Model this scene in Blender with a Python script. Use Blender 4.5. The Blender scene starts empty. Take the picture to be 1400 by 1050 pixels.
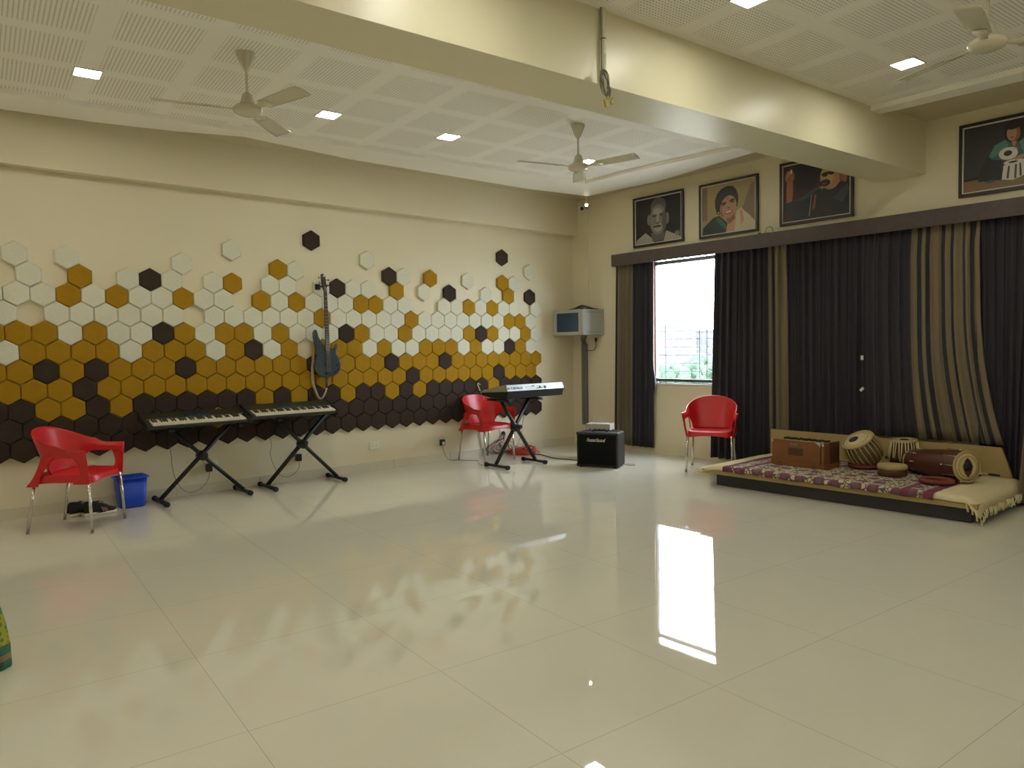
import bpy, bmesh, math, random
from mathutils import Vector, Matrix
random.seed(7)
PI = math.pi
scene = bpy.context.scene
COL = scene.collection

# ------------------------------------------------------------------ camera, world, lights, exposure
yaw, pitch, roll = 0.8618, -0.0478, -0.0156
cy_, sy_, cp_, sp_ = math.cos(yaw), math.sin(yaw), math.cos(pitch), math.sin(pitch)
fw = Vector((-sy_*cp_, cy_*cp_, sp_)); rt = Vector((cy_, sy_, 0)); up = rt.cross(fw)
r2 = rt*math.cos(roll) + up*math.sin(roll); u2 = -rt*math.sin(roll) + up*math.cos(roll)
cam_data = bpy.data.cameras.new('camera'); cam = bpy.data.objects.new('camera', cam_data); COL.objects.link(cam)
M = Matrix((r2, u2, -fw)).transposed().to_4x4(); M.translation = Vector((7.3577, -7.4724, 1.36125))
cam.matrix_world = M
cam_data.sensor_width = 36.0; cam_data.lens = 36.0*1000.06/1400.0; cam_data.clip_end = 500
scene.camera = cam

world = bpy.data.worlds.new('world'); scene.world = world; world.use_nodes = True
SKY = 26.0
bg = world.node_tree.nodes['Background']; bg.inputs[0].default_value = (0.82, 0.91, 1.0, 1); bg.inputs[1].default_value = SKY
LAMP = 101.0            # emission of one square ceiling downlight
LAMP_COL = (1.0, 0.955, 0.82, 1)
scene.view_settings.view_transform = 'Standard'; scene.view_settings.look = 'None'
scene.view_settings.exposure = 0.0; scene.view_settings.gamma = 1.0; scene.view_settings.use_curve_mapping = False
scene.cycles.use_denoising = True
scene.cycles.max_bounces = 12; scene.cycles.diffuse_bounces = 10
scene.cycles.sample_clamp_indirect = 6.0

# ------------------------------------------------------------------ materials
MATS = {}
def nmat(name):
    m = bpy.data.materials.new(name); m.use_nodes = True; MATS[name] = m
    nt = m.node_tree; b = nt.nodes['Principled BSDF']
    return m, nt, b
def pmat(name, col, rough=0.6, metal=0.0, noise=0.12, scale=12.0, spec=0.5, bump=0.0):
    """procedural material: base colour broken up by a fine noise in object space"""
    m, nt, b = nmat(name)
    N = nt.nodes; L = nt.links
    tc = N.new('ShaderNodeTexCoord'); no = N.new('ShaderNodeTexNoise'); no.inputs['Scale'].default_value = scale; no.inputs['Detail'].default_value = 3
    L.new(tc.outputs['Object'], no.inputs['Vector'])
    mr = N.new('ShaderNodeMapRange'); mr.inputs['To Min'].default_value = 1-noise; mr.inputs['To Max'].default_value = 1+noise
    L.new(no.outputs['Fac'], mr.inputs['Value'])
    vm = N.new('ShaderNodeVectorMath'); vm.operation = 'SCALE'; vm.inputs[0].default_value = col[:3]
    L.new(mr.outputs['Result'], vm.inputs['Scale']); L.new(vm.outputs['Vector'], b.inputs['Base Color'])
    b.inputs['Roughness'].default_value = rough; b.inputs['Metallic'].default_value = metal
    b.inputs['Specular IOR Level'].default_value = spec
    if bump:
        bp = N.new('ShaderNodeBump'); bp.inputs['Strength'].default_value = bump; bp.inputs['Distance'].default_value = 0.002
        L.new(no.outputs['Fac'], bp.inputs['Height']); L.new(bp.outputs['Normal'], b.inputs['Normal'])
    return m
def math_node(nt, op, a, b=None, c=None):
    n = nt.nodes.new('ShaderNodeMath'); n.operation = op
    for i, v in enumerate((a, b, c)):
        if v is None: continue
        if isinstance(v, (int, float)): n.inputs[i].default_value = v
        else: nt.links.new(v, n.inputs[i])
    return n.outputs[0]
def mixc(nt, fac, a, b):
    n = nt.nodes.new('ShaderNodeMix'); n.data_type = 'RGBA'
    nt.links.new(fac, n.inputs['Factor'])
    for k, v in ((6, a), (7, b)):
        if isinstance(v, tuple): n.inputs[k].default_value = v
        else: nt.links.new(v, n.inputs[k])
    return n.outputs[2]
def emat(name, col, strength):
    m, nt, b = nmat(name)
    b.inputs['Base Color'].default_value = (0.8, 0.8, 0.8, 1)
    b.inputs['Emission Color'].default_value = col; b.inputs['Emission Strength'].default_value = strength
    return m

WALL = pmat('cream_wall_paint', (0.71, 0.65, 0.48), 0.55, noise=0.03, scale=1.5)
BEAMP = pmat('beam_paint', (0.72, 0.68, 0.49), 0.35, noise=0.02, scale=1.5)
SLABP = pmat('slab_paint', (0.55, 0.49, 0.33), 0.7, noise=0.03, scale=2)
BORDER = pmat('ceiling_white_paint', (0.93, 0.915, 0.86), 0.5, noise=0.02, scale=2)
SKIRT = pmat('skirting_tile', (0.62, 0.58, 0.46), 0.25, noise=0.05, scale=6)
WHITE = pmat('white_plastic', (0.72, 0.71, 0.62), 0.35, noise=0.03)
FANW = pmat('cream_fan_enamel', (0.62, 0.59, 0.46), 0.25, noise=0.03)
RED = pmat('red_plastic', (0.55, 0.013, 0.017), 0.35, noise=0.04, scale=6)
CHROME = pmat('brushed_steel', (0.62, 0.61, 0.57), 0.25, metal=1.0, noise=0.03)
BLUE = pmat('blue_plastic', (0.006, 0.055, 0.52), 0.35, noise=0.05)
BLACK = pmat('black_plastic', (0.012, 0.013, 0.012), 0.4, noise=0.15)
BLACKM = pmat('black_powder_coat', (0.010, 0.011, 0.009), 0.45, noise=0.15)
DGREEN = pmat('dark_keyboard_case', (0.016, 0.021, 0.014), 0.35, noise=0.1)
IVORY = pmat('ivory_key', (0.72, 0.68, 0.55), 0.3, noise=0.02)
RUBBER = pmat('black_rubber', (0.010, 0.010, 0.008), 0.75, noise=0.2)
GOLDF = pmat('golden_felt', (0.34, 0.185, 0.008), 0.9, noise=0.14, scale=45, bump=0.6, spec=0.2)
WHITEF = pmat('white_felt', (0.66, 0.655, 0.53), 0.92, noise=0.10, scale=70, bump=0.8, spec=0.2)
BROWNF = pmat('brown_felt', (0.040, 0.026, 0.018), 0.85, noise=0.18, scale=45, bump=0.6, spec=0.25)
SILVER = pmat('silver_plastic', (0.36, 0.39, 0.43), 0.4, metal=0.2, noise=0.03)
OLIVEP = pmat('grey_olive_plastic', (0.30, 0.28, 0.20), 0.4, noise=0.05)
SLATE = pmat('slate_blue_lacquer', (0.065, 0.085, 0.10), 0.2, metal=0.3, noise=0.08)
ROSEW = pmat('dark_rosewood', (0.035, 0.022, 0.015), 0.45, noise=0.2, scale=30)
MAPLE = pmat('dark_maple_neck', (0.06, 0.045, 0.03), 0.4, noise=0.1)
STRAP = pmat('patterned_strap_cloth', (0.36, 0.28, 0.16), 0.9, noise=0.6, scale=70)
LAMW = pmat('dark_brown_laminate', (0.075, 0.055, 0.052), 0.5, noise=0.22, scale=20)
PLINTH = pmat('black_plinth', (0.022, 0.023, 0.028), 0.45, noise=0.15)
WOODT = pmat('tan_board', (0.36, 0.26, 0.10), 0.6, noise=0.12, scale=9)
CREAMC = pmat('cream_cotton', (0.60, 0.53, 0.33), 0.95, noise=0.06, scale=25, bump=0.4, spec=0.1)
REDC = pmat('red_ring_cloth', (0.17, 0.050, 0.038), 0.95, noise=0.3, scale=50, spec=0.1)
HARM = pmat('varnished_teak', (0.20, 0.075, 0.022), 0.4, noise=0.2, scale=14)
HARMD = pmat('dark_teak', (0.075, 0.026, 0.012), 0.45, noise=0.25, scale=14)
DHOL = pmat('dark_red_wood', (0.075, 0.022, 0.012), 0.4, noise=0.2, scale=18)
SKIN = pmat('drum_hide', (0.55, 0.46, 0.25), 0.7, noise=0.1, scale=20)
SKIND = pmat('drum_hide_dark', (0.40, 0.31, 0.13), 0.7, noise=0.12, scale=20)
PASTE = pmat('black_tuning_paste', (0.010, 0.012, 0.011), 0.6, noise=0.1)
METALB = pmat('dull_brass_bowl', (0.20, 0.16, 0.09), 0.35, metal=0.6, noise=0.3, scale=12)
LACE = pmat('hide_lacing', (0.58, 0.50, 0.26), 0.75, noise=0.1)
GLASSB = pmat('smoked_blue_glass', (0.02, 0.055, 0.12), 0.12, noise=0.05)
GREYP = pmat('light_grey_steel', (0.42, 0.43, 0.40), 0.45, noise=0.03)
TRUNKG = pmat('grey_trunking', (0.16, 0.17, 0.17), 0.5, noise=0.06)
FRAMEB = pmat('dark_picture_frame', (0.020, 0.016, 0.018), 0.35, noise=0.15)
FILLET = pmat('silver_fillet', (0.60, 0.56, 0.50), 0.4, noise=0.03)
ORANGE = pmat('red_orange_cable', (0.55, 0.055, 0.025), 0.55, noise=0.1)
PINKC = pmat('dull_red_cable', (0.28, 0.07, 0.06), 0.6, noise=0.1)
CABLE = pmat('black_cable', (0.014, 0.014, 0.013), 0.55, noise=0.1)
GREYC = pmat('grey_green_cable', (0.15, 0.14, 0.09), 0.6, noise=0.1)
YELT = pmat('yellow_connector', (0.42, 0.36, 0.06), 0.55, noise=0.1)
CARD = pmat('grey_cardboard', (0.36, 0.32, 0.28), 0.9, noise=0.06)
LEATH = pmat('black_textured_vinyl', (0.013, 0.013, 0.013), 0.55, noise=0.3, scale=90, bump=0.4)
GRILLE = pmat('black_grille_cloth', (0.007, 0.0075, 0.0075), 0.9, noise=0.25, scale=150, spec=0.15)
CREAML = pmat('cream_lettering', (0.75, 0.72, 0.55), 0.5, noise=0.02)
SHOEB = pmat('black_mesh_shoe', (0.012, 0.012, 0.012), 0.85, noise=0.3, scale=120)
SHOEW = pmat('off_white_sole', (0.62, 0.58, 0.48), 0.6, noise=0.06)
SHOES = pmat('pinkish_shoe_stripe', (0.40, 0.24, 0.19), 0.7, noise=0.1)
WOODJ = pmat('reddish_wood_jamb', (0.30, 0.12, 0.07), 0.5, noise=0.15)
STEELF = pmat('dark_window_section', (0.13, 0.14, 0.15), 0.45, noise=0.05)
GRILL = pmat('painted_grille_rod', (0.06, 0.06, 0.07), 0.5, noise=0.05)
STONE = pmat('pale_stone_sill', (0.62, 0.60, 0.54), 0.3, noise=0.06)

def floor_mat():
    m, nt, b = nmat('glossy_vitrified_tile'); N, L = nt.nodes, nt.links
    tc = N.new('ShaderNodeTexCoord'); mp = N.new('ShaderNodeMapping'); mp.vector_type = 'TEXTURE'
    mp.inputs['Location'].default_value = (3.177, -6.403, 0); mp.inputs['Rotation'].default_value = (0, 0, -0.0808); mp.inputs['Scale'].default_value = (0.8, 0.8, 0.8)
    L.new(tc.outputs['Object'], mp.inputs['Vector'])
    sx = N.new('ShaderNodeSeparateXYZ'); L.new(mp.outputs[0], sx.inputs[0])
    def edge(o):
        f = math_node(nt, 'FRACT', o); g = math_node(nt, 'SUBTRACT', f, 0.5); g = math_node(nt, 'ABSOLUTE', g)
        return math_node(nt, 'GREATER_THAN', g, 0.4984)
    joint = math_node(nt, 'MAXIMUM', edge(sx.outputs[0]), edge(sx.outputs[1]))
    no = N.new('ShaderNodeTexNoise'); no.inputs['Scale'].default_value = 3.0; no.inputs['Detail'].default_value = 4
    L.new(tc.outputs['Object'], no.inputs['Vector'])
    base = mixc(nt, no.outputs['Fac'], (0.575, 0.56, 0.465, 1), (0.62, 0.605, 0.50, 1))
    L.new(mixc(nt, joint, base, (0.40, 0.37, 0.29, 1)), b.inputs['Base Color'])
    b.inputs['Roughness'].default_value = 0.022; b.inputs['IOR'].default_value = 1.7
    # every tile is laid a hair out of level, so reflections break at the joints
    fl = N.new('ShaderNodeVectorMath'); fl.operation = 'FLOOR'; L.new(mp.outputs[0], fl.inputs[0])
    wn = N.new('ShaderNodeTexWhiteNoise'); wn.noise_dimensions = '3D'; L.new(fl.outputs[0], wn.inputs['Vector'])
    sb = N.new('ShaderNodeVectorMath'); sb.operation = 'SUBTRACT'; L.new(wn.outputs['Color'], sb.inputs[0]); sb.inputs[1].default_value = (0.5, 0.5, 0.5)
    sc = N.new('ShaderNodeVectorMath'); sc.operation = 'MULTIPLY'; L.new(sb.outputs[0], sc.inputs[0]); sc.inputs[1].default_value = (0.003, 0.003, 0.0)
    ge = N.new('ShaderNodeNewGeometry'); ad = N.new('ShaderNodeVectorMath'); ad.operation = 'ADD'
    L.new(ge.outputs['Normal'], ad.inputs[0]); L.new(sc.outputs[0], ad.inputs[1])
    nn = N.new('ShaderNodeVectorMath'); nn.operation = 'NORMALIZE'; L.new(ad.outputs[0], nn.inputs[0]); L.new(nn.outputs[0], b.inputs['Normal'])
    return m
FLOORM = floor_mat()

def ceil_mat(name, ox, oy):
    """perforated gypsum panels, 0.6 m module, 24 x 24 holes per panel"""
    m, nt, b = nmat(name); N, L = nt.nodes, nt.links
    tc = N.new('ShaderNodeTexCoord'); mp = N.new('ShaderNodeMapping'); mp.vector_type = 'TEXTURE'
    mp.inputs['Location'].default_value = (ox, oy, 0); mp.inputs['Rotation'].default_value = (0, 0, -0.08); mp.inputs['Scale'].default_value = (0.6, 0.6, 0.6)
    L.new(tc.outputs['Object'], mp.inputs['Vector'])
    sx = N.new('ShaderNodeSeparateXYZ'); L.new(mp.outputs[0], sx.inputs[0])
    def field(o):
        f = math_node(nt, 'FRACT', o); g = math_node(nt, 'SUBTRACT', f, 0.5); g = math_node(nt, 'ABSOLUTE', g)
        return math_node(nt, 'LESS_THAN', g, 0.395)
    inside = math_node(nt, 'MULTIPLY', field(sx.outputs[0]), field(sx.outputs[1]))
    def cell(o):
        s = math_node(nt, 'MULTIPLY', o, 24.0); f = math_node(nt, 'FRACT', s); return math_node(nt, 'SUBTRACT', f, 0.5)
    a, c = cell(sx.outputs[0]), cell(sx.outputs[1])
    d = math_node(nt, 'ADD', math_node(nt, 'MULTIPLY', a, a), math_node(nt, 'MULTIPLY', c, c))
    hole = math_node(nt, 'LESS_THAN', d, 0.05)
    f = math_node(nt, 'MULTIPLY', hole, inside)
    L.new(mixc(nt, f, (0.93, 0.915, 0.865, 1), (0.36, 0.34, 0.30, 1)), b.inputs['Base Color'])
    b.inputs['Roughness'].default_value = 0.6
    return m
CEILL = ceil_mat('perforated_ceiling_panels', 2.86, -3.394)
CEILR = ceil_mat('perforated_ceiling_panels_near', 5.09, -2.34)

def curtain_mat(name, c1, c2, sheen=0.1):
    m, nt, b = nmat(name); N, L = nt.nodes, nt.links
    tc = N.new('ShaderNodeTexCoord'); mp = N.new('ShaderNodeMapping'); mp.inputs['Scale'].default_value = (160, 160, 4)
    L.new(tc.outputs['Object'], mp.inputs['Vector'])
    no = N.new('ShaderNodeTexNoise'); no.inputs['Scale'].default_value = 1.0; L.new(mp.outputs[0], no.inputs['Vector'])
    L.new(mixc(nt, no.outputs['Fac'], c1, c2), b.inputs['Base Color'])
    b.inputs['Roughness'].default_value = 0.75; b.inputs['Specular IOR Level'].default_value = 0.25
    try: b.inputs['Sheen Weight'].default_value = sheen
    except Exception: pass
    return m
CURT_D = curtain_mat('dark_curtain_cloth', (0.024, 0.024, 0.030, 1), (0.050, 0.048, 0.058, 1))
CURT_B = curtain_mat('beige_curtain_band', (0.17, 0.135, 0.085, 1), (0.24, 0.195, 0.125, 1))

def sheet_mat():
    m, nt, b = nmat('printed_floral_sheet'); N, L = nt.nodes, nt.links
    tc = N.new('ShaderNodeTexCoord'); mp = N.new('ShaderNodeMapping'); mp.inputs['Scale'].default_value = (6.5, 6.5, 6.5)
    L.new(tc.outputs['Object'], mp.inputs['Vector'])
    v = N.new('ShaderNodeTexVoronoi'); v.inputs['Scale'].default_value = 1.0; v.inputs['Randomness'].default_value = 0.3; L.new(mp.outputs[0], v.inputs['Vector'])
    v2 = N.new('ShaderNodeTexVoronoi'); v2.feature = 'DISTANCE_TO_EDGE'; v2.inputs['Scale'].default_value = 3.6; L.new(mp.outputs[0], v2.inputs['Vector'])
    medal = math_node(nt, 'LESS_THAN', v.outputs['Distance'], 0.33); core = math_node(nt, 'LESS_THAN', v.outputs['Distance'], 0.17)
    vine = math_node(nt, 'LESS_THAN', v2.outputs['Distance'], 0.09)
    c = mixc(nt, vine, (0.50, 0.44, 0.29, 1), (0.10, 0.085, 0.10, 1))
    c = mixc(nt, medal, c, (0.17, 0.062, 0.075, 1)); c = mixc(nt, core, c, (0.13, 0.10, 0.13, 1))
    # maroon end borders
    sx = N.new('ShaderNodeSeparateXYZ'); L.new(tc.outputs['Object'], sx.inputs[0])
    ax = math_node(nt, 'ABSOLUTE', sx.outputs[0])
    for lo, hi in ((0.69, 0.745), (0.86, 0.93)):
        f = math_node(nt, 'MULTIPLY', math_node(nt, 'GREATER_THAN', ax, lo), math_node(nt, 'LESS_THAN', ax, hi))
        c = mixc(nt, f, c, (0.17, 0.045, 0.075, 1))
    L.new(c, b.inputs['Base Color']); b.inputs['Roughness'].default_value = 0.95; b.inputs['Specular IOR Level'].default_value = 0.15
    return m
SHEET = sheet_mat()
def glass_mat():
    m, nt, b = nmat('window_glass'); N, L = nt.nodes, nt.links
    tr = N.new('ShaderNodeBsdfTransparent'); gl = N.new('ShaderNodeBsdfGlossy'); gl.inputs['Roughness'].default_value = 0.03
    mx = N.new('ShaderNodeMixShader'); mx.inputs[0].default_value = 0.05
    L.new(tr.outputs[0], mx.inputs[1]); L.new(gl.outputs[0], mx.inputs[2]); L.new(mx.outputs[0], N['Material Output'].inputs[0])
    return m
GLASS = glass_mat()
def flat(name, c, rough=0.5): return pmat(name, c, rough, noise=0.06, scale=30)

# ------------------------------------------------------------------ mesh helpers
class MB:
    """collects shapes, then links them as ONE mesh object"""
    def __init__(self): self.bm = bmesh.new(); self.mi = 0
    def _tag(self, faces):
        for f in faces: f.material_index = self.mi
    def face(self, pts):
        vs = [self.bm.verts.new(p) for p in pts]
        f = self.bm.faces.new(vs); f.material_index = self.mi; return f
    def box(self, lo, hi, mat=None, bevel=0.0):
        lo, hi = Vector(lo), Vector(hi); c = (lo+hi)/2; s = hi-lo
        T = Matrix.Translation(c) @ Matrix.Diagonal((s.x, s.y, s.z, 1))
        if mat is not None: T = mat @ T
        r = bmesh.ops.create_cube(self.bm, size=1, matrix=T)
        vs = r['verts']; es = list({e for v in vs for e in v.link_edges}); fs = list({f for v in vs for f in v.link_faces})
        self._tag(fs)
        if bevel > 0:
            g = bmesh.ops.bevel(self.bm, geom=es+vs, offset=bevel, segments=2, affect='EDGES', profile=0.6)
            self._tag(g['faces'])
        return self
    def rings(self, rings, closed_ring=True, cap=True, loop=False):
        """loft a list of equally long vertex rings"""
        R = [[self.bm.verts.new(p) for p in r] for r in rings]
        n = len(R[0]); k = len(R)
        for i in range(k if loop else k-1):
            a, b = R[i], R[(i+1) % k]
            for j in range(n if closed_ring else n-1):
                f = self.bm.faces.new((a[j], a[(j+1) % n], b[(j+1) % n], b[j])); f.material_index = self.mi; f.smooth = True
        if cap and closed_ring and not loop:
            for r in (R[0][::-1], R[-1]):
                try: f = self.bm.faces.new(r); f.material_index = self.mi
                except ValueError: pass
        return self
    def tube(self, pts, rad, n=8, cap=True, loop=False):
        pts = [Vector(p) for p in pts]; k = len(pts)
        rads = rad if isinstance(rad, (list, tuple)) else [rad]*k
        rr = []; prev = None
        for i, p in enumerate(pts):
            if loop: t = pts[(i+1) % k]-pts[i-1]
            else: t = pts[min(i+1, k-1)]-pts[max(i-1, 0)]
            t = t.normalized() if t.length > 1e-9 else Vector((0, 0, 1))
            if prev is None:
                a = Vector((0, 0, 1)) if abs(t.z) < 0.9 else Vector((1, 0, 0))
            else: a = prev
            x = (a - t*a.dot(t)); x = x.normalized() if x.length > 1e-6 else t.orthogonal().normalized()
            prev = x; y = t.cross(x)
            rr.append([p + (x*math.cos(2*PI*j/n)+y*math.sin(2*PI*j/n))*rads[i] for j in range(n)])
        return self.rings(rr, True, cap, loop)
    def bar(self, a, b, w, h, upv=(0, 0, 1)):
        """rectangular bar from a to b"""
        a, b = Vector(a), Vector(b); t = (b-a).normalized(); u = Vector(upv)
        s = t.cross(u).normalized(); u = s.cross(t)
        q = [(-1, -1), (1, -1), (1, 1), (-1, 1)]
        rs = [[p + s*(w/2*i) + u*(h/2*j) for i, j in q] for p in (a, b)]
        self.rings(rs)
        for f in self.bm.faces[-6:] if False else (): pass
        return self
    def lathe(self, prof, c=(0, 0, 0), axis=(0, 0, 1), n=24, cap=True):
        """prof: (radius, height) pairs along axis"""
        ax = Vector(axis).normalized(); x = ax.orthogonal().normalized(); y = ax.cross(x); c = Vector(c)
        rr = [[c + ax*h + (x*math.cos(2*PI*j/n)+y*math.sin(2*PI*j/n))*max(r, 1e-4) for j in range(n)] for r, h in prof]
        return self.rings(rr, True, cap)
    def prism(self, poly, d, plane='xy', at=0.0):
        """extrude a 2-D polygon by d; plane 'xy' -> along z, 'yz' -> along x, 'xz' -> along y"""
        def P(a, b, c): return {'xy': (a, b, c), 'yz': (c, a, b), 'xz': (a, c, b)}[plane]
        lo = [self.bm.verts.new(P(a, b, at)) for a, b in poly]; hi = [self.bm.verts.new(P(a, b, at+d)) for a, b in poly]
        n = len(poly); fs = [self.bm.faces.new(lo[::-1]), self.bm.faces.new(hi)]
        for i in range(n): fs.append(self.bm.faces.new((lo[i], lo[(i+1) % n], hi[(i+1) % n], hi[i])))
        self._tag(fs); return self
    def sphere(self, c, r, seg=16, scale=(1, 1, 1)):
        T = Matrix.Translation(Vector(c)) @ Matrix.Diagonal((*scale, 1))
        g = bmesh.ops.create_uvsphere(self.bm, u_segments=seg, v_segments=max(6, seg//2), radius=r, matrix=T)
        for v in g['verts']:
            for f in v.link_faces: f.material_index = self.mi; f.smooth = True
        return self
    def grid(self, fn, nu, nv, smooth=True, mat=None):
        V = [[self.bm.verts.new(fn(i/nu, j/nv)) for j in range(nv+1)] for i in range(nu+1)]
        for i in range(nu):
            for j in range(nv):
                f = self.bm.faces.new((V[i][j], V[i+1][j], V[i+1][j+1], V[i][j+1])); f.smooth = smooth
                f.material_index = mat((i+.5)/nu, (j+.5)/nv) if mat else self.mi
        return self
    def build(self, name, mats, parent=None, smooth_angle=None):
        bmesh.ops.recalc_face_normals(self.bm, faces=self.bm.faces)
        me = bpy.data.meshes.new(name); self.bm.to_mesh(me); self.bm.free()
        for m in (mats if isinstance(mats, (list, tuple)) else [mats]): me.materials.append(m)
        o = bpy.data.objects.new(name, me); COL.objects.link(o)
        if parent is not None: o.parent = parent
        return o

def tag(o, label, cat, group=None):
    o['label'] = label; o['category'] = cat
    if group: o['group'] = group
    return o
def thing(name, label, cat, loc=(0, 0, 0), rz=0.0, group=None):
    o = bpy.data.objects.new(name, None); o.empty_display_size = 0.1; COL.objects.link(o)
    o.location = loc; o.rotation_euler = (0, 0, rz)
    return tag(o, label, cat, group)
def struct(o): o['kind'] = 'structure'; return o
KIDS = {}
def copy_tree(o, parent=None, name=None):
    c = o.copy(); COL.objects.link(c)
    if parent is not None: c.parent = parent
    for ch in [x for x in bpy.data.objects if x.parent == o]: copy_tree(ch, c)
    return c
def solid(o, t, offset=0.0):
    m = o.modifiers.new('thickness', 'SOLIDIFY'); m.thickness = t; m.offset = offset; return o
def subsurf(o, n=1):
    m = o.modifiers.new('smooth', 'SUBSURF'); m.levels = n; m.render_levels = n; return o
def text_mesh(name, body, size, mat, parent, M4, extrude=0.001, shear=0.0, sx=1.0):
    cu = bpy.data.curves.new(name, 'FONT'); cu.body = body; cu.size = size; cu.extrude = extrude; cu.align_x = 'CENTER'; cu.align_y = 'CENTER'; cu.shear = shear
    t = bpy.data.objects.new(name, cu); COL.objects.link(t)
    dg = bpy.context.evaluated_depsgraph_get(); me = bpy.data.meshes.new_from_object(t.evaluated_get(dg))
    bpy.data.objects.remove(t)
    me.transform(Matrix.Diagonal((sx, 1, 1, 1))); me.transform(M4); me.materials.clear(); me.materials.append(mat); me.name = name
    o = bpy.data.objects.new(name, me); COL.objects.link(o)
    if parent is not None: o.parent = parent
    return o
def mat_from(xa, ya, za, o=(0, 0, 0)):
    m = Matrix((Vector(xa), Vector(ya), Vector(za))).transposed().to_4x4(); m.translation = Vector(o); return m


# ================================================================== SETTING
struct(MB().box((-0.2, -11.2, -0.1), (11.2, 0.2, 0.0)).build('floor', FLOORM))
struct(MB().box((-0.2, -11.2, 0.0), (0.0, 0.2, 3.6)).build('wall_left', WALL))
w = MB()
WX0, WX1, WZ0, WZ1 = 1.36, 2.75, 0.90, 2.60
w.box((0, 0, 0), (WX0, 0.2, 3.6)); w.box((WX1, 0, 0), (11, 0.2, 3.6)); w.box((WX0, 0, 0), (WX1, 0.2, WZ0)); w.box((WX0, 0, WZ1), (WX1, 0.2, 3.6))
struct(w.build('wall_back', WALL))
struct(MB().box((11.0, -11.2, 0), (11.2, 0.2, 3.6)).build('wall_right', WALL))
struct(MB().box((-0.2, -11.2, 0), (11.2, -11.0, 3.6)).build('wall_front', WALL))
struct(MB().box((-0.2, -11.2, 3.42), (11.2, 0.2, 3.6)).build('ceiling', SLABP))
struct(MB().box((0, -11, 2.936), (0.11, 0, 3.42)).build('trim_1', WALL))                 # shallow beam along the panelled wall
def bxr(y): return 4.635 + 0.0735*y
def bxl(y): return 4.20 + 0.065*y
bm_ = MB(); bm_.prism([(bxl(0), 0), (bxr(0), 0), (bxr(-11), -11), (bxl(-11), -11)], 3.42-2.937, 'xy', 2.937)
struct(bm_.build('ceiling_beam', BEAMP))
inner = [(0.57, -11), (0.651, -6.54), (0.712, -5.55), (0.842, -4.367), (0.985, -2.967), (1.166, -0.946), (1.773, -0.955), (2.279, -0.945), (3.149, -0.862), (bxl(-.8)+.02, -0.80)]
outer = [(0.02, -11), (0.02, -8.2), (0.205, -6.68), (0.285, -6.02), (0.423, -5.417), (0.621, -4.884), (0.495, -3.725), (0.548, -1.343), (0.697, -0.413), (1.287, -0.385), (1.776, -0.345), (3.273, -0.605), (bxl(-.7)+.02, -0.70)]
struct(MB().prism(inner + [(bxl(-11)+.02, -11)], 0.02, 'xy', 3.38).build('ceiling_left', CEILL))
struct(MB().prism(outer + inner[::-1], 0.06, 'xy', 3.34).build('trim_2', BORDER))
struct(MB().prism([(bxr(-1)-.02, -1.0), (11, -1.12), (11, -11), (bxr(-11)-.02, -11)], 0.02, 'xy', 3.38).build('ceiling_right', CEILR))
struct(MB().prism([(bxr(-.84)-.02, -0.842), (11, -0.60), (11, -1.12), (bxr(-1)-.02, -1.0)], 0.06, 'xy', 3.34).build('trim_3', BORDER))
sk = MB()
for k in range(14): sk.box((0, -11+k*0.8, 0), (0.010, -11+k*0.8+0.797 if k < 13 else 0, 0.095), bevel=0.002)
struct(sk.build('baseboard_left', SKIRT))

# window: frame, transom, sill, grille, glass
win = bpy.data.objects.new('window_1', None); COL.objects.link(win); win['kind'] = 'structure'; win.location = (WX0, 0.1, WZ0)
def wb(name, mat, boxes, bev=0.0):
    b = MB()
    for lo, hi in boxes: b.box(Vector(lo)-win.location, Vector(hi)-win.location, bevel=bev)
    o = b.build(name, mat, win); return o
wb('jamb', WOODJ, [((WX0, 0.005, WZ0), (WX0+0.035, 0.15, WZ1))], 0.004)
wb('window_frame', STEELF, [((WX0, 0.08, WZ0+0.015), (WX1, 0.13, WZ0+0.055)), ((WX0, 0.08, 2.40), (WX1, 0.13, 2.445)), ((WX0, 0.08, WZ1-0.03), (WX1, 0.13, WZ1)), ((WX1-0.04, 0.08, WZ0), (WX1, 0.13, WZ1)), ((WX0+0.035, 0.08, WZ0), (WX0+0.05, 0.13, WZ1))], 0.003)
wb('window_sill', STONE, [((WX0-0.02, -0.012, WZ0-0.022), (WX1+0.02, 0.2, WZ0))], 0.004)
wb('window_pane', GLASS, [((WX0+0.05, 0.100, WZ0+0.05), (WX1-0.04, 0.104, 2.41))])
g = MB(); yy = 0.165
for x in (1.50, 2.02, 2.125, 2.60): g.tube([Vector((x, yy, WZ0))-win.location, Vector((x, yy, WZ1))-win.location], 0.0055, 6)
z = 1.05; k = 0
while z < 2.5:
    g.tube([Vector((1.50, yy, z))-win.location, Vector((2.02, yy, z))-win.location], 0.0045, 6); g.tube([Vector((2.125, yy, z))-win.location, Vector((2.60, yy, z))-win.location], 0.0045, 6)
    if k % 3 == 2: g.tube([Vector((WX0, yy, z))-win.location, Vector((1.50, yy, z))-win.location], 0.0045, 6)
    z += 0.1015; k += 1
g.build('security_grille', GRILL, win)
pl = bpy.data.lights.new('window_portal', 'AREA'); pl.shape = 'RECTANGLE'; pl.size = WX1-WX0; pl.size_y = WZ1-WZ0; pl.cycles.is_portal = True
po = bpy.data.objects.new('window_portal', pl); COL.objects.link(po); po.location = ((WX0+WX1)/2, 0.21, (WZ0+WZ1)/2); po.rotation_euler = (-PI/2, 0, 0)

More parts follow.
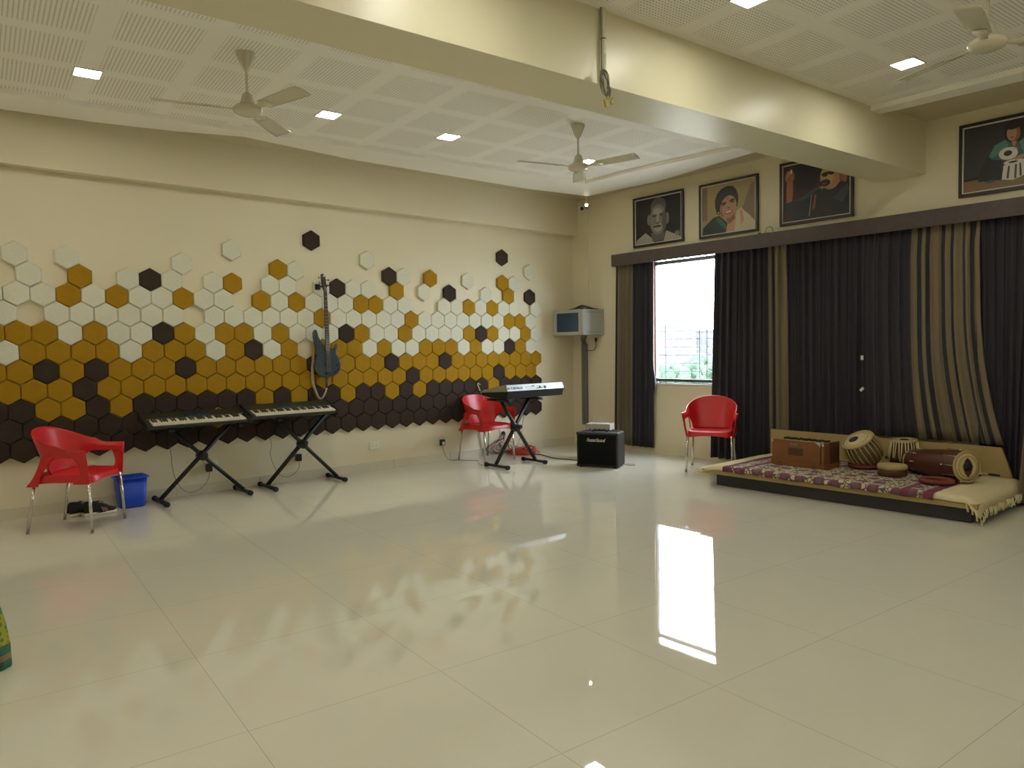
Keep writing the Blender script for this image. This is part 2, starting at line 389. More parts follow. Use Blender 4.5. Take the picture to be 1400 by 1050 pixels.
# outdoors, seen small and bright through the window
GRD = pmat('outdoor_scrub_ground', (0.60, 0.58, 0.50), 0.95, noise=0.3, scale=0.3)
BLDG = pmat('distant_render', (0.060, 0.060, 0.062), 0.8, noise=0.05); BWIN = pmat('blue_shaded_window', (0.020, 0.028, 0.055), 0.4)
LEAF = pmat('pale_green_leaves', (0.030, 0.058, 0.034), 0.9, noise=0.6, scale=2.0); BARK = pmat('bark', (0.05, 0.04, 0.03), 0.9, noise=0.3)
struct(MB().box((-160, 0.6, -6.3), (80, 160, -6.0)).build('outdoor_ground', GRD))
def building(x, y, sx, sy, ztop, label, rows, cols):
    t = thing('apartment_building', label, 'building', (x, y, -6), 0.643, 'buildings beyond the window')
    h = ztop+6
    MB().box((-sx/2, 0, 0), (sx/2, sy, h)).build('wall', BLDG, t)
    MB().box((-sx/2-0.2, -0.2, h), (sx/2+0.2, sy+0.2, h+0.35)).build('parapet', BLDG, t)
    for r in range(rows):
        for c in range(cols):
            xx = -sx/2 + (c+0.5)*sx/cols; zz = h-1.7-r*3.0
            if zz > 0.8: MB().box((xx-0.45, -0.08, zz-0.7), (xx+0.45, 0.05, zz+0.6)).build('window', BWIN, t)
building(-76.6, 104.5, 7.0, 8, 5.0, 'pale apartment block behind the left half of the window view', 3, 4)
building(-77.3, 116.3, 4.6, 8, 4.2, 'pale low block right of the other building in the window view', 3, 3)
def tree(x, y, zt, r, label, sd):
    rnd = random.Random(sd)
    t = thing('leafy_tree', label, 'tree', (x, y, -6), 0, 'trees beyond the window')
    MB().tube([(0, 0, 0), (0.1, 0, (zt+6)*0.45), (0, 0.1, (zt+6)*0.8)], [0.22, 0.16, 0.08], 8).build('trunk', BARK, t)
    c = MB()
    for k in range(34):
        a, b = rnd.uniform(0, 2*PI), rnd.uniform(-1, 1); q = r*rnd.uniform(0.3, 0.95)
        c.sphere((q*math.cos(a)*math.sqrt(1-b*b), q*math.sin(a)*math.sqrt(1-b*b), zt+6-1.4*r+q*b*1.4), r*rnd.uniform(0.2, 0.36), 8, (1, 1, rnd.uniform(0.8, 1.1)))
    for v in c.bm.verts: v.co += Vector((rnd.uniform(-1, 1), rnd.uniform(-1, 1), rnd.uniform(-1, 1)))*r*0.05
    c.build('foliage', LEAF, t)
tree(-7.32, 11.51, 0.94, 0.62, 'pale green tree at the lower left of the window view', 3)
tree(-12.38, 18.98, 0.42, 0.85, 'low pale green tree left of the middle of the window view', 4)
tree(-8.69, 14.86, 0.97, 0.68, 'pale green tree in the middle of the window view', 5)
tree(-12.55, 21.31, 1.46, 1.0, 'taller pale green tree right of the middle of the window view', 6)
tree(-6.2, 13.4, 1.16, 0.75, 'pale green tree at the right edge of the window view', 8)
tree(-11.29, 16.03, 0.6, 0.8, 'low pale green tree at the far left of the window view', 9)

# ================================================================== CEILING FITTINGS
DIFF = emat('lit_led_diffuser', LAMP_COL, LAMP)
def downlight(x, y, label, first=[None]):
    if first[0] is None:
        t = thing('ceiling_downlight', label, 'ceiling light', (x, y, 3.38), -0.08, 'square ceiling downlights')
        f = MB()
        for lo, hi in (((-.092, -.092, -.008), (.092, -.080, .0)), ((-.092, .080, -.008), (.092, .092, .0)), ((-.092, -.08, -.008), (-.080, .08, .0)), ((.080, -.08, -.008), (.092, .08, .0))): f.box(lo, hi)
        f.build('bezel', WHITE, t)
        MB().box((-.080, -.080, -.006), (.080, .080, -.001)).build('diffuser', DIFF, t)
        first[0] = t
    else:
        t = copy_tree(first[0]); t.location = (x, y, 3.38); t['label'] = label
    return t
for x, y, lb in ((1.365, -6.28, 'square lit downlight nearest the left edge of the picture, left ceiling'), (1.56, -4.51, 'square lit downlight just right of the left ceiling fan'),
                 (1.655, -3.325, 'square lit downlight between the two ceiling fans, nearer the far fan'), (1.82, -1.58, 'square lit downlight half hidden behind the far ceiling fan'),
                 (5.15, -1.77, 'square lit downlight right of the beam, close to the picture wall'), (4.975, -3.55, 'square lit downlight right of the beam, cut by the top picture edge')):
    downlight(x, y, lb)
for x, y in ((4.86, -5.3), (4.74, -7.05), (4.6, -8.8), (7.0, -1.95), (6.9, -3.75), (6.75, -5.5), (6.6, -7.25), (6.5, -9.0), (9.2, -2.1), (9.1, -5.6), (9.0, -9.0), (1.2, -8.1), (1.1, -9.9)):
    downlight(x, y, 'square lit downlight outside the picture, further along the ceiling')

def ceiling_fan(x, y, z0, angs, label, first=[None]):
    if first[0] is not None:
        t = copy_tree(first[0]); t.location = (x, y, z0); t.rotation_euler = (0, 0, math.radians(angs)); t['label'] = label; return t
    t = thing('ceiling_fan', label, 'ceiling fan', (x, y, z0), math.radians(angs), 'cream ceiling fans'); first[0] = t
    MB().lathe([(.060, 0), (.062, -.012), (.040, -.075), (.018, -.115), (.012, -.12)], n=28).build('canopy', FANW, t)
    MB().lathe([(.0095, -.10), (.0095, -.29)], n=12).build('downrod', FANW, t)
    MB().lathe([(.013, -.26), (.030, -.275), (.044, -.32), (.052, -.345), (.052, -.350)], n=28).build('upper_cover', FANW, t)
    MB().lathe([(.050, -.3505), (.075, -.3505), (.092, -.362), (.096, -.378), (.092, -.392), (.07, -.405), (.045, -.413), (.0, -.415)], n=32).build('motor_housing', FANW, t)
    for k in range(3):
        a = 2*PI*k/3
        b = MB(); R = Matrix.Rotation(a, 4, 'Z')
        tilt = Matrix.Rotation(math.radians(-11), 4, 'X')
        def bl(u, v):
            wv = 0.050+0.014*math.sin(u*PI*0.55)
            p = Vector((0.175+u*0.415, (v-.5)*2*wv, 0.006*math.cos((v-.5)*PI)))
            return R @ (Matrix.Translation((0, 0, -.374)) @ tilt @ p)
        b.grid(bl, 10, 6)
        o = b.build('blade', FANW, t); solid(o, .003)
        ar = MB(); ar.rings([[R @ (Matrix.Translation((0, 0, -.374)) @ (tilt if xx > .12 else Matrix.Identity(4)) @ Vector((xx, s*ww, h))) for s, h in ((-1, -.004), (1, -.004), (1, .001), (-1, .001))] for xx, ww in ((.085, .016), (.13, .02), (.19, .040), (.24, .034))])
        ar.build('blade_arm', FANW, o)
    return t
ceiling_fan(2.39, -5.53, 3.38, 13, 'cream three blade ceiling fan nearer the left edge, left of the beam')
ceiling_fan(2.657, -2.605, 3.38, 13, 'cream three blade ceiling fan near the room corner, beside a downlight')
ceiling_fan(5.955, -2.77, 3.38, 158, 'cream ceiling fan right of the beam, cut by the top picture edge')

# drop pipe on the beam with a coil of cable
t = thing('drop_pipe', 'white drop pipe hanging in front of the beam with taped joints', 'pipe', (4.345, -4.13, 3.42))
MB().lathe([(.017, 0), (.017, -.46)], n=14).build('pipe', WHITE, t)
MB().lathe([(.0195, -.31), (.0195, -.50)], n=14).build('sleeve', WHITE, t)
MB().lathe([(.0182, -.214), (.0182, -.222)], n=14).build('joint_ring', TRUNKG, t)
cb = MB()
for k in range(6):
    a0 = random.uniform(-.2, .2); rx, rz = .030+.004*random.random(), .066+.008*random.random()
    cb.tube([Vector((4.375+0.004*k, -4.16, 2.925)) + Vector((.006*math.sin(3*q+k), math.cos(q+a0)*rx-0.018*math.sin(q), math.sin(q+a0)*rz)) for q in [2*PI*i/20 for i in range(20)]], .0028, 6, loop=True)
cb.tube([(4.352, -4.155, 3.41), (4.352, -4.152, 3.15), (4.368, -4.17, 3.0), (4.375, -4.18, 2.96)], .0032, 6)
cb.tube([(4.375, -4.13, 2.92), (4.37, -4.10, 2.88), (4.372, -4.105, 2.85), (4.374, -4.13, 2.84), (4.375, -4.14, 2.86)], .003, 6)
o = cb.build('cable_coil', GREYC); tag(o, 'coil of thin cable hanging at the foot of the white drop pipe', 'cable')
for dy, dz, rz in ((-.012, 2.815, .3), (.045, 2.84, -.6)):
    m4 = Matrix.Translation((4.375, -4.13+dy, dz)) @ Matrix.Rotation(rz, 4, 'X')
    MB().box((-.008, -.010, -.022), (.008, .010, .022), m4, .002).build('connector_plug', YELT, o)

# camera and spot in the corner
t = thing('bullet_camera', 'small white bullet camera high in the room corner', 'camera', (0.30, -0.10, 3.275))
ax = Vector((0.62, -0.75, -0.22)).normalized()
MB().lathe([(.030, -.06), (.034, -.05), (.034, .055), (.030, .06)], axis=ax, n=20).build('body', WHITE, t)
MB().lathe([(.026, .060), (.024, .063), (.001, .064)], axis=ax, n=20).build('lens', BLACK, t)
MB().lathe([(.028, 0), (.028, .012), (.012, .02), (.012, .07)], c=(0, .099, .0), axis=(0, -1, 0), n=16).build('mount', WHITE, t)
t = thing('spot_lamp', 'small lit spot lamp on a stem above the corner camera', 'lamp', (0.50, -0.225, 3.42))
MB().lathe([(.02, 0), (.02, -.010), (.011, -.012), (.011, -.14)], n=14).build('stem', WHITE, t)
ax = Vector((0.68, -0.70, -0.35)).normalized()
MB().lathe([(.020, -.05), (.025, -.04), (.026, .02), (.023, .021)], c=(0, 0, -.14), axis=ax, n=18).build('housing', WHITE, t)
MB().lathe([(.017, .0211), (.016, .024), (.001, .025)], c=(0, 0, -.14), axis=ax, n=18).build('bulb', emat('lit_spot_bulb', (1, 0.9, 0.75, 1), 60), t)
o = MB().box((0.300, -0.012, 1.88), (0.312, 0, 3.24)).build('wire_trunking', WHITE); tag(o, 'thin pale wire trunking running down from the corner camera', 'trunking')

# ================================================================== HEXAGON WALL PANELS
HW, HY, HZ0, HST = 0.2085*0.9075, -0.8206*0.9075, 0.6282*0.9075, (2.082-0.6282)/8*0.9075
ROWS = {   # colours from column -1 (left edge of the picture) to column 31 (corner end)
 0: 'B'*33,
 1: ' ' + 'B'*9 + 'G' + 'B'*22,
 2: 'B' + 'BGGBGBBBBBBGBGBBGBBGBGBBBBBGBBBB',
 3: ' ' + 'GGGBGGGGGGGGGGGGGGGGGBGGGGGGBGGG',
 4: 'G' + 'GBGBGGGBGGGGGGBGGGGBGGGBGGGGGGGG',
 5: ' ' + 'WGGGGWGGGWGBWG GGGWGWWGGGWGWWBGW',
 6: 'G' + 'GGWGWWBGWGGWGWWWBGWWGWWWWGBGWWGW',
 7: ' ' + 'W WWWWWW WWWWWWGWWWWWGWWWWWWWGGW',
 8: 'W' + 'WWGWGWWGWW GWGWWWGGWW  WWGWGWW W',
 9: ' ',
 10: ' ', 11: ' ', 12: ' '}
SPARSE = {
 9: {1: 'W', 3: 'G', 5: 'W', 6: 'B', 7: 'W', 9: 'W', 10: 'G', 12: 'W', 13: 'W', 15: 'W', 16: 'B', 17: 'W', 18: 'W', 20: 'G', 22: 'W', 24: 'B', 27: 'W', 29: 'G', 31: 'B'},
 10: {0: 'W', 2: 'W', 7: 'W', 12: 'G', 13: 'W', 19: 'B', 20: 'W', 22: 'G', 25: 'W', 28: 'G', 29: 'W'},
 11: {10: 'W', 18: 'W', 31: 'W'},
 12: {14: 'B', 28: 'B'}}
HEXM = {}
def hex_mesh(mat, name):
    b = MB(); R = HW/2/math.cos(PI/6)*0.985
    def ring(s, d): return [(d, R*s*math.cos(PI/2+k*PI/3), R*s*math.sin(PI/2+k*PI/3)) for k in range(6)]
    b.rings([ring(1, 0.0), ring(1, 0.024), ring(0.985, 0.029), ring(0.90, 0.034)], cap=True)
    for f in b.bm.faces: f.smooth = False
    o = b.build(name, mat); return o
WORD = {'B': 'dark brown', 'G': 'golden', 'W': 'white'}
ORD = ['', 'first', 'second', 'third', 'fourth', 'fifth', 'sixth', 'seventh', 'eighth', 'ninth', 'tenth', 'eleventh', 'twelfth', 'thirteenth', 'fourteenth', 'fifteenth', 'sixteenth', 'seventeenth', 'eighteenth', 'nineteenth', 'twentieth'] + \
      ['twenty-'+s for s in ('first', 'second', 'third', 'fourth', 'fifth', 'sixth', 'seventh', 'eighth', 'ninth')] + ['thirtieth', 'thirty-first', 'thirty-second', 'thirty-third']
ROWN = {0: 'bottom row', **{k: ORD[k+1]+' row up' for k in range(1, 13)}}
SPECIAL = {(12, 14): 'lone dark brown hexagon panel, highest on the wall, left above the bass guitar', (12, 28): 'lone dark brown hexagon panel high up nearest the room corner',
           (11, 10): 'lone white hexagon panel high on the bare wall left of the bass', (11, 18): 'lone white hexagon panel high on the bare wall right of the bass',
           (11, 31): 'lone white hexagon panel highest at the corner end of the cluster'}
n_hex = 0
for r in range(13):
    if r in SPARSE: cells = SPARSE[r]
    else: cells = {i-1: c for i, c in enumerate(ROWS[r]) if c != ' '}
    order = sorted(cells, reverse=True)
    for rank, i in enumerate(order, 1):
        c = cells[i]
        y = HY - HW*(31-i) - (HW/2 if r % 2 else 0); zc = HZ0 + HST*r
        if c not in HEXM: o = HEXM[c] = hex_mesh({'B': BROWNF, 'G': GOLDF, 'W': WHITEF}[c], 'hexagonal_panel')
        else: o = HEXM[c].copy(); COL.objects.link(o)
        rn = random.Random(r*100+i)
        o.location = (0.0005, y, zc); o.rotation_euler = (rn.uniform(-.01, .01), 0, 0); o.scale = (1+rn.uniform(-.12, .12), 1, 1)
        lb = SPECIAL.get((r, i)) or '%s hexagonal felt panel, %s, %s from the corner end' % (WORD[c], ROWN[r], ORD[rank])
        tag(o, lb, 'wall panel', 'hexagonal felt panels on the long wall'); n_hex += 1

# ================================================================== BASS GUITAR
X = 0.10
t = thing('bass_guitar', 'slate blue electric bass guitar hanging on the hexagon panels', 'guitar', (X, -3.82, 1.02))
def L2(p): return (p[0]+3.82, p[1]-1.02)
import_pts = [(80,475),(92,474),(99,490),(108,525),(122,555),(140,578),(155,592),(160,622),(195,622),(205,612),(220,622),(232,606),(246,577),(254,590),(247,620),(240,650),(252,672),(266,695),(277,722),(280,745),(272,783),(255,806),(232,822),(195,832),(160,833),(128,824),(102,806),(86,785),(80,765),(82,740),(90,705),(98,672),(97,640),(92,608),(82,570),(73,530),(71,495)]
def bass_pt(u, v):
    """crop drawing units -> wall y, z (affine fit of the instrument's own outline)"""
    return (-4.100157 + 0.001535*u - 0.000043*v, 2.269803 - 0.001414*v - 0.000009*u)
out = [L2(bass_pt(u, v)) for u, v in import_pts]
b = MB(); b.prism(out, .038, 'yz', -.019)
body = b.build('body', SLATE, t)
bv = body.modifiers.new('round', 'BEVEL'); bv.width = .007; bv.segments = 3; bv.limit_method = 'ANGLE'; bv.angle_limit = .7
nk = [L2(bass_pt(*p)) for p in ((146, 178), (167, 178), (193, 655), (160, 655))]
MB().prism(nk, .016, 'yz', .012).build('neck', MAPLE, t)
fb = MB()
for k in range(21):
    q = 1-2**(-k/12.0); q /= (1-2**(-20/12.0)); q = .02+.93*q
    yl = nk[0][0]*(1-q)+nk[3][0]*q; yr = nk[1][0]*(1-q)+nk[2][0]*q; zz = nk[0][1]*(1-q)+nk[3][1]*q
    fb.box((.0285, yl+.002, zz-.0012), (.0298, yr-.002, zz+.0012))
fb.build('frets', FILLET, t)
hs = [L2(bass_pt(*p)) for p in ((126, 60), (138, 52), (156, 68), (162, 110), (168, 150), (167, 180), (146, 180), (136, 150), (130, 105))]
MB().prism(hs, .014, 'yz', .006).build('headstock', ROSEW, t)
hp = MB(); c0 = L2(bass_pt(146, 70)); hp.box((.0205, c0[0]-.008, c0[1]-.010), (.0212, c0[0]+.010, c0[1]+.008)); hp.build('headstock_mark', FILLET, t)
for u, v, s in ((128, 85, -1), (132, 125, -1), (164, 100, 1), (168, 140, 1)):
    p = L2(bass_pt(u, v)); m = MB()
    m.tube([(.012, p[0], p[1]), (.012, p[0]+s*.030, p[1]+.002)], .0035, 8); m.box((.008, p[0]+s*.026-.002, p[1]-.009), (.016, p[0]+s*.032+.002, p[1]+.012), bevel=.002)
    m.build('tuning_peg', BLACK, t)
for v0, wd in ((680, 32), (742, 34)):
    p = L2(bass_pt(181, v0)); MB().box((.019, p[0]-wd/1000-.006, p[1]-.009), (.027, p[0]+wd/1000+.008, p[1]+.009), bevel=.003).build('pickup', BLACK, t)
p = L2(bass_pt(186, 800)); MB().box((.019, p[0]-.035, p[1]-.018), (.030, p[0]+.035, p[1]+.014), bevel=.003).build('bridge', BLACK, t)
for u, v in ((250, 740), (257, 772), (236, 795)):
    p = L2(bass_pt(u, v)); MB().lathe([(.010, .019), (.0095, .030), (.0, .031)], c=(0, p[0], p[1]), axis=(1, 0, 0), n=14).build('control_knob', BLACK, t)
st = MB()
for k in range(4):
    a = L2(bass_pt(150+k*4, 150)); e = L2(bass_pt(170+k*9, 792)); st.tube([(.022, a[0], a[1]), (.031, e[0], e[1])], .0009, 5)
st.build('strings', FILLET, t)
def ribbon(pts, wd, th):
    b = MB(); rs = []
    P = [Vector(p) for p in pts]
    for i, p in enumerate(P):
        d = (P[min(i+1, len(P)-1)]-P[max(i-1, 0)]).normalized(); s = Vector((1, 0, 0)).cross(d).normalized(); s = (s + Vector((.55, 0, 0))).normalized(); nrm = s.cross(d)
        rs.append([p+s*wd/2*a+nrm*th/2*c for a, c in ((-1, -1), (1, -1), (1, 1), (-1, 1))])
    return b.rings(rs)
path = [(82, 565), (82, 620), (84, 690), (78, 760), (76, 830), (80, 880), (92, 930), (108, 972), (130, 1000), (152, 985), (168, 950), (178, 915), (178, 880), (176, 850), (180, 832)]
sp = []
for i, q in enumerate(path):
    p = L2(bass_pt(*q)); sp.append((-.032 if i < 6 else -.012, p[0], p[1]))
ribbon(sp[:12], .030, .003).build('strap', STRAP, t); ribbon(sp[11:], .034, .005).build('strap_end', BLACK, t)
p = bass_pt(132, 150)
o = MB(); o.box((.034, p[0]-.040, p[1]-.030), (.060, p[0]+.012, p[1]+.030), bevel=.004); o.tube([(.06, p[0]-.012, p[1]), (.135, p[0]-.012, p[1]), (.150, p[0]-.012, p[1]+.02)], .006, 8); o.tube([(.06, p[0]+.045, p[1]), (.135, p[0]+.050, p[1]), (.150, p[0]+.050, p[1]+.02)], .006, 8)
o.box((.05, p[0]-.012, p[1]-.006), (.062, p[0]+.05, p[1]+.006))
tag(o.build('guitar_hanger', BLACK), 'black guitar hanger block behind the bass headstock', 'hanger')

# ================================================================== RED CHAIRS
def make_chair():
    t = thing('armchair', '', 'chair', group='red plastic armchairs with metal legs')
    # local frame: front = +y, width along x, seat 0.45 high
    s = MB()
    def seat(u, v):
        x = (u-.5)*2; y = (v-.5)*2
        e = 1/max(1e-6, (abs(x)**5+abs(y)**5)**.2) if max(abs(x), abs(y)) > 1e-6 else 1
        m = max(abs(x), abs(y)); k = min(1.0, e*m) if m > 0 else 1
        x, y = x*k, y*k
        dz = -0.016*(1-m**3) - 0.012*max(0, y)**4
        return Vector((x*0.228, y*0.225+0.005, 0.450+dz))
    s.grid(seat, 14, 14)
    # apron all round the seat, deeper at the four leg sockets
    NS = 64
    def corner(a):
        c, sn = math.cos(a), math.sin(a); e = (abs(c)**5+abs(sn)**5)**-.2; return c*e, sn*e
    def apron(u, v):
        a = 2*PI*u; x, y = corner(a); legness = (abs(x)*abs(y))**3
        lo = 0.388 - 0.035*legness + 0.010*(1-legness)*abs(math.sin(a)) ; hi = 0.451 - (0.012*max(0, y)**4)
        fl = 1+0.05*v
        return Vector((x*0.229*fl, y*0.226*fl+0.005, hi*(1-v)+lo*v))
    s.grid(apron, NS, 4)
    # back-and-arms band, swept round the seat
    def plan(q, z):
        """q -1..1 from the left arm tip round the back to the right arm tip"""
        a = abs(q); sg = 1 if q > 0 else -1
        lean = (z-.45)
        if a < .5:
            th = a/.5*PI/2
            x = sg*(math.sin(th)**.85)*(0.225+0.13*max(0, lean)); y = -(0.215+0.20*max(0, lean))*max(0.0, math.cos(th))**.75 + 0.0
        else:
            w_ = (a-.5)/.5
            x = sg*(0.225+0.13*max(0, lean)+0.030*w_*w_); y = 0.225*w_
        return x, y
    def top(q):
        a = abs(q); return 0.648 + 0.157*(0.5+0.5*math.cos(min(1, a/.72)*PI)) - 0.006*a
    def bot(q):
        a = abs(q)
        if a < .36: return 0.442
        if a < .52: return 0.442 + 0.138*(1-(1-(a-.36)/.16)**2.2)
        return 0.580 - 0.01*(a-.52) - .030*max(0, (a-.86)/.14)**2
    def band(u, v):
        q = (u-.5)*2; z = bot(q)*(1-v)+top(q)*v
        x, y = plan(q, z)
        fl = 0.022*max(0, v-.55)*(1 if abs(q) > .3 else abs(q)/.3)      # lip turned outwards
        l = math.hypot(x, y) or 1
        if abs(q) < .36: y += 0.05*(1-v)*(1-v)*1.0
        return Vector((x+x/l*fl*1.6, y+y/l*fl*.6, z))
    s.grid(band, 56, 8)
    for sg in (-1, 1):
        def post(u, v, sg=sg):     # front post: arm tip down to the front leg
            z = 0.640*(1-v)+0.375*v; x0 = plan(sg, 0.62)[0]+sg*.012
            x = x0*(1-v**.8)+sg*0.236*v**.8; wd = 0.060+0.095*(1-v)**3 + 0.09*max(0, (v-.55)/.45)**2
            y = 0.225 - wd*u + 0.006
            return Vector((x+sg*0.010*math.sin(u*PI), y, z))
        s.grid(post, 5, 12)
        def rpost(u, v, sg=sg):    # rear post: band down to the rear leg
            z = 0.600*(1-v)+0.360*v; x0, y0 = plan(sg*(.44), 0.60)
            x = x0*(1-v)+sg*0.232*v; y = (y0*1.0-.015)*(1-v)+(-0.222)*v
            wd = 0.055+.05*(1-v)**3+.05*max(0, (v-.6)/.4)**2
            return Vector((x+sg*.012, y+wd*(u-.5)*1.0+.01, z))
        s.grid(rpost, 4, 10)
    bmesh.ops.remove_doubles(s.bm, verts=s.bm.verts, dist=0.0015)
    o = s.build('seat_shell', RED, t); solid(o, .009); subsurf(o, 1)
    for sg in (-1, 1):
        MB().tube([(sg*.228, .212, .40), (sg*.243, .232, 0.012)], [.0125, .0115], 12).build('leg', CHROME, t)
        MB().tube([(sg*.222, -.205, .40), (sg*.238, -.262, 0.012)], [.0125, .0115], 12).build('leg', CHROME, t)
        for y_, x_ in ((.2325, .2432), (-.2635, .2384)): MB().lathe([(.0125, 0), (.013, .003), (.0125, .014)], c=(sg*x_, y_, 0), n=12).build('foot_cap', TRUNKG, t)
    return t
ch = make_chair()
ch.location = (0.70, -6.335, 0); ch.rotation_euler = (0, 0, math.radians(-40)); ch['label'] = 'red plastic armchair at far left, by the blue bin'
c2 = copy_tree(ch); c2.location = (0.325, -1.86, 0); c2.rotation_euler = (0, 0, math.radians(-87)); c2['label'] = 'red plastic armchair behind the silver keyboard'
c3 = copy_tree(ch); c3.location = (2.70, -0.60, 0); c3.rotation_euler = (0, 0, math.radians(208.5)); c3['label'] = 'red plastic armchair under the window, facing the room'

# ================================================================== KEYBOARDS ON X STANDS
def x_stand(x, y, H, label, ST=.2, span=.75, first=[None], grp='black folding X keyboard stands'):
    """H: height of the support bars; the X opens along y, the feet lie along x"""
    t = thing('keyboard_stand', label, 'stand', (x, y, 0), 0, grp)
    h = span/2
    for sg in (-1, 1):
        MB().bar((sg*.019, sg*h, .035), (sg*.019, -sg*h*.82, H-.02), .032, .032, (1, 0, 0)).build('leg', BLACKM, t)
        fo = MB(); fo.bar((-.185, sg*h, .026), (.185, sg*h, .026), .030, .028); f = fo.build('foot_bar', BLACKM, t)
        for s2 in (-1, 1): MB().lathe([(.019, -.026), (.024, -.02), (.024, .02), (.019, .026)], c=(s2*.190, sg*h, .0242), axis=(1, 0, 0), n=14).build('end_cap', RUBBER, f)
        su = MB(); su.bar((-.17, -sg*h*.82, H-.017+.17*ST), (.17, -sg*h*.82, H-.017-.17*ST), .034, .030); q = su.build('support_bar', BLACKM, t)
        for s2 in (-1, 1): MB().box((s2*.165-.032, -sg*h*.82-.024, H-.0315-s2*.165*ST), (s2*.165+.032, -sg*h*.82+.024, H-.004-s2*.165*ST-.032*ST), bevel=.006).build('pad', RUBBER, q)
    zc = .035+(H-.055)*(h/(h+h*.82))
    MB().lathe([(.040, -.050), (.046, -.044), (.046, .044), (.040, .050)], c=(0, 0, zc), axis=(1, 0, 0), n=18).build('pivot_disc', BLACK, t)
    kn = MB(); kn.lathe([(.010, .05), (.010, .075), (.024, .077), (.026, .095), (.018, .10)], c=(0, 0, zc+.018), axis=(1, 0, 0), n=12); kn.build('locking_knob', BLACK, t)
    return t
x_stand(.245, -5.235, .730, 'black X stand under the left of the two dark keyboards')
x_stand(.245, -4.235, .752, 'black X stand under the dark keyboard below the bass')
x_stand(.905, -1.895, .795, 'black X stand under the silver keyboard by the corner', 0.0, .58)

KT = math.radians(11.5)
def dark_keyboard(x, y, z, rz, label, first=[None]):
    if first[0] is not None:
        t = copy_tree(first[0]); t.location = (x, y, z); t.rotation_euler = (0, KT, rz); t['label'] = label; return t
    t = thing('electric_keyboard', label, 'keyboard', (x, y, z), rz, 'dark electric keyboards'); first[0] = t; t.rotation_euler = (0, KT, rz)
    L = .875; D = .335      # length along y, depth along x; player side is +x
    b = MB()
    prof = [(-D/2, 0.012), (-D/2+.01, 0.0), (D/2-.012, 0.0), (D/2, .010), (D/2, .030), (D/2-.016, .036), (D/2-.145, .040), (D/2-.15, .054), (-D/2+.03, .072), (-D/2, .062)]
    b.prism([(p, q) for p, q in prof], L, 'xz', -L/2)
    o = b.build('case', DGREEN, t); m = o.modifiers.new('round', 'BEVEL'); m.width = .004; m.segments = 2; m.limit_method = 'ANGLE'
    for sg in (-1, 1):
        MB().prism([(-D/2-.004, .004), (D/2+.003, -.001), (D/2+.003, .036), (D/2-.02, .046), (D/2-.13, .060), (-D/2+.03, .078), (-D/2-.004, .068)], sg*.024, 'xz', sg*(L/2)).build('end_cheek', BLACK, t)
    tr = MB(); tr.box((D/2-.152, -L/2+.01, .051), (D/2-.146, L/2-.01, .0565)); tr.build('key_slip', GREYP, t)
    pn = MB(); pn.bar((D/2-.20, -.10, .0605), (D/2-.20, .12, .0605), .05, .003); pn.build('display', GLASSB, t)
    n = 36; kw = (L-.05)/n; wk = bk = None
    for k in range(n):
        yy = -L/2+.025+kw*(k+.5)
        if wk is None:
            wk = MB().box((-.0715, -kw/2+.0006, -.006), (.0715, kw/2-.0006, .012), bevel=.0012).build('white_key', IVORY, t); o = wk
        else: o = wk.copy(); COL.objects.link(o); o.parent = t
        o.location = (D/2-.082, yy, .036)
        if k % 7 in (0, 1, 3, 4, 5) and k < n-1:
            if bk is None:
                q = MB(); q.prism([(-.045, 0), (.036, 0), (.030, .009), (-.045, .011)], kw*.52, 'xz', -kw*.26); bk = q.build('black_key', BLACK, t); o = bk
            else: o = bk.copy(); COL.objects.link(o); o.parent = t
            o.location = (D/2-.108, yy+kw/2, .047)
    return t
dark_keyboard(.272, -5.287, .730, 0.0, 'dark electric keyboard with ivory keys, left of the other one')
dark_keyboard(.272, -4.360, .752, math.radians(-1.0), 'dark electric keyboard with ivory keys, below the bass strap')

t = thing('arranger_keyboard', 'silver keyboard seen from the back with lettering, near the corner', 'keyboard', (.85, -1.715, .7955), math.radians(1.5))
L = .90; Db = .24
b = MB(); b.prism([(-.235, .045), (-.20, .022), (.185, 0), (.205, .004), (.232, .088), (-.235, .062)], L, 'xz', -L/2); b.build('bottom_case', BLACK, t)
b = MB(); b.prism([(.2325, .086), (.205, .156), (.19, .160), (-.02, .120), (-.06, .092), (-.235, .076), (-.24, .064)], L, 'xz', -L/2); o = b.build('top_case', SILVER, t)
m = o.modifiers.new('round', 'BEVEL'); m.width = .003; m.segments = 2; m.limit_method = 'ANGLE'
for sg in (-1, 1):
    MB().prism([(.234, .084), (.207, .158), (.19, .162), (-.02, .123), (-.235, .080), (-.243, .064)], sg*.008, 'xz', sg*L/2).build('end_cap', OLIVEP, t)
# back panel frame: x toward the room; columns (along text, up, normal)
nx = Vector((.07, 0, .0275)).normalized(); upv_ = Vector((-.0275, 0, .07)).normalized(); along = Vector((0, 1, 0)); nrm = along.cross(upv_).normalized()
def bp(yv, s, d=.001): return Vector((.2325, 0, .086)) + upv_*s + along*yv + nrm*d
text_mesh('maker_lettering', 'YAMAHA', .050, BLACK, t, mat_from(along, upv_, nrm, bp(-.305, .036)), .0012, 0, .92)
em = MB(); c = bp(-.428, .036)
em.tube([c + (along*math.cos(a)+upv_*math.sin(a))*.013 for a in [2*PI*k/16 for k in range(16)]], .0016, 5, loop=True)
for k in range(3):
    a = PI/2+k*2*PI/3; em.tube([c, c + (along*math.cos(a)+upv_*math.sin(a))*.012], .0015, 5)
em.build('emblem', BLACK, t)
text_mesh('model_lettering', 'PSR-I425', .019, GREYC, t, mat_from(along, upv_, nrm, bp(.345, .036)), .0005)
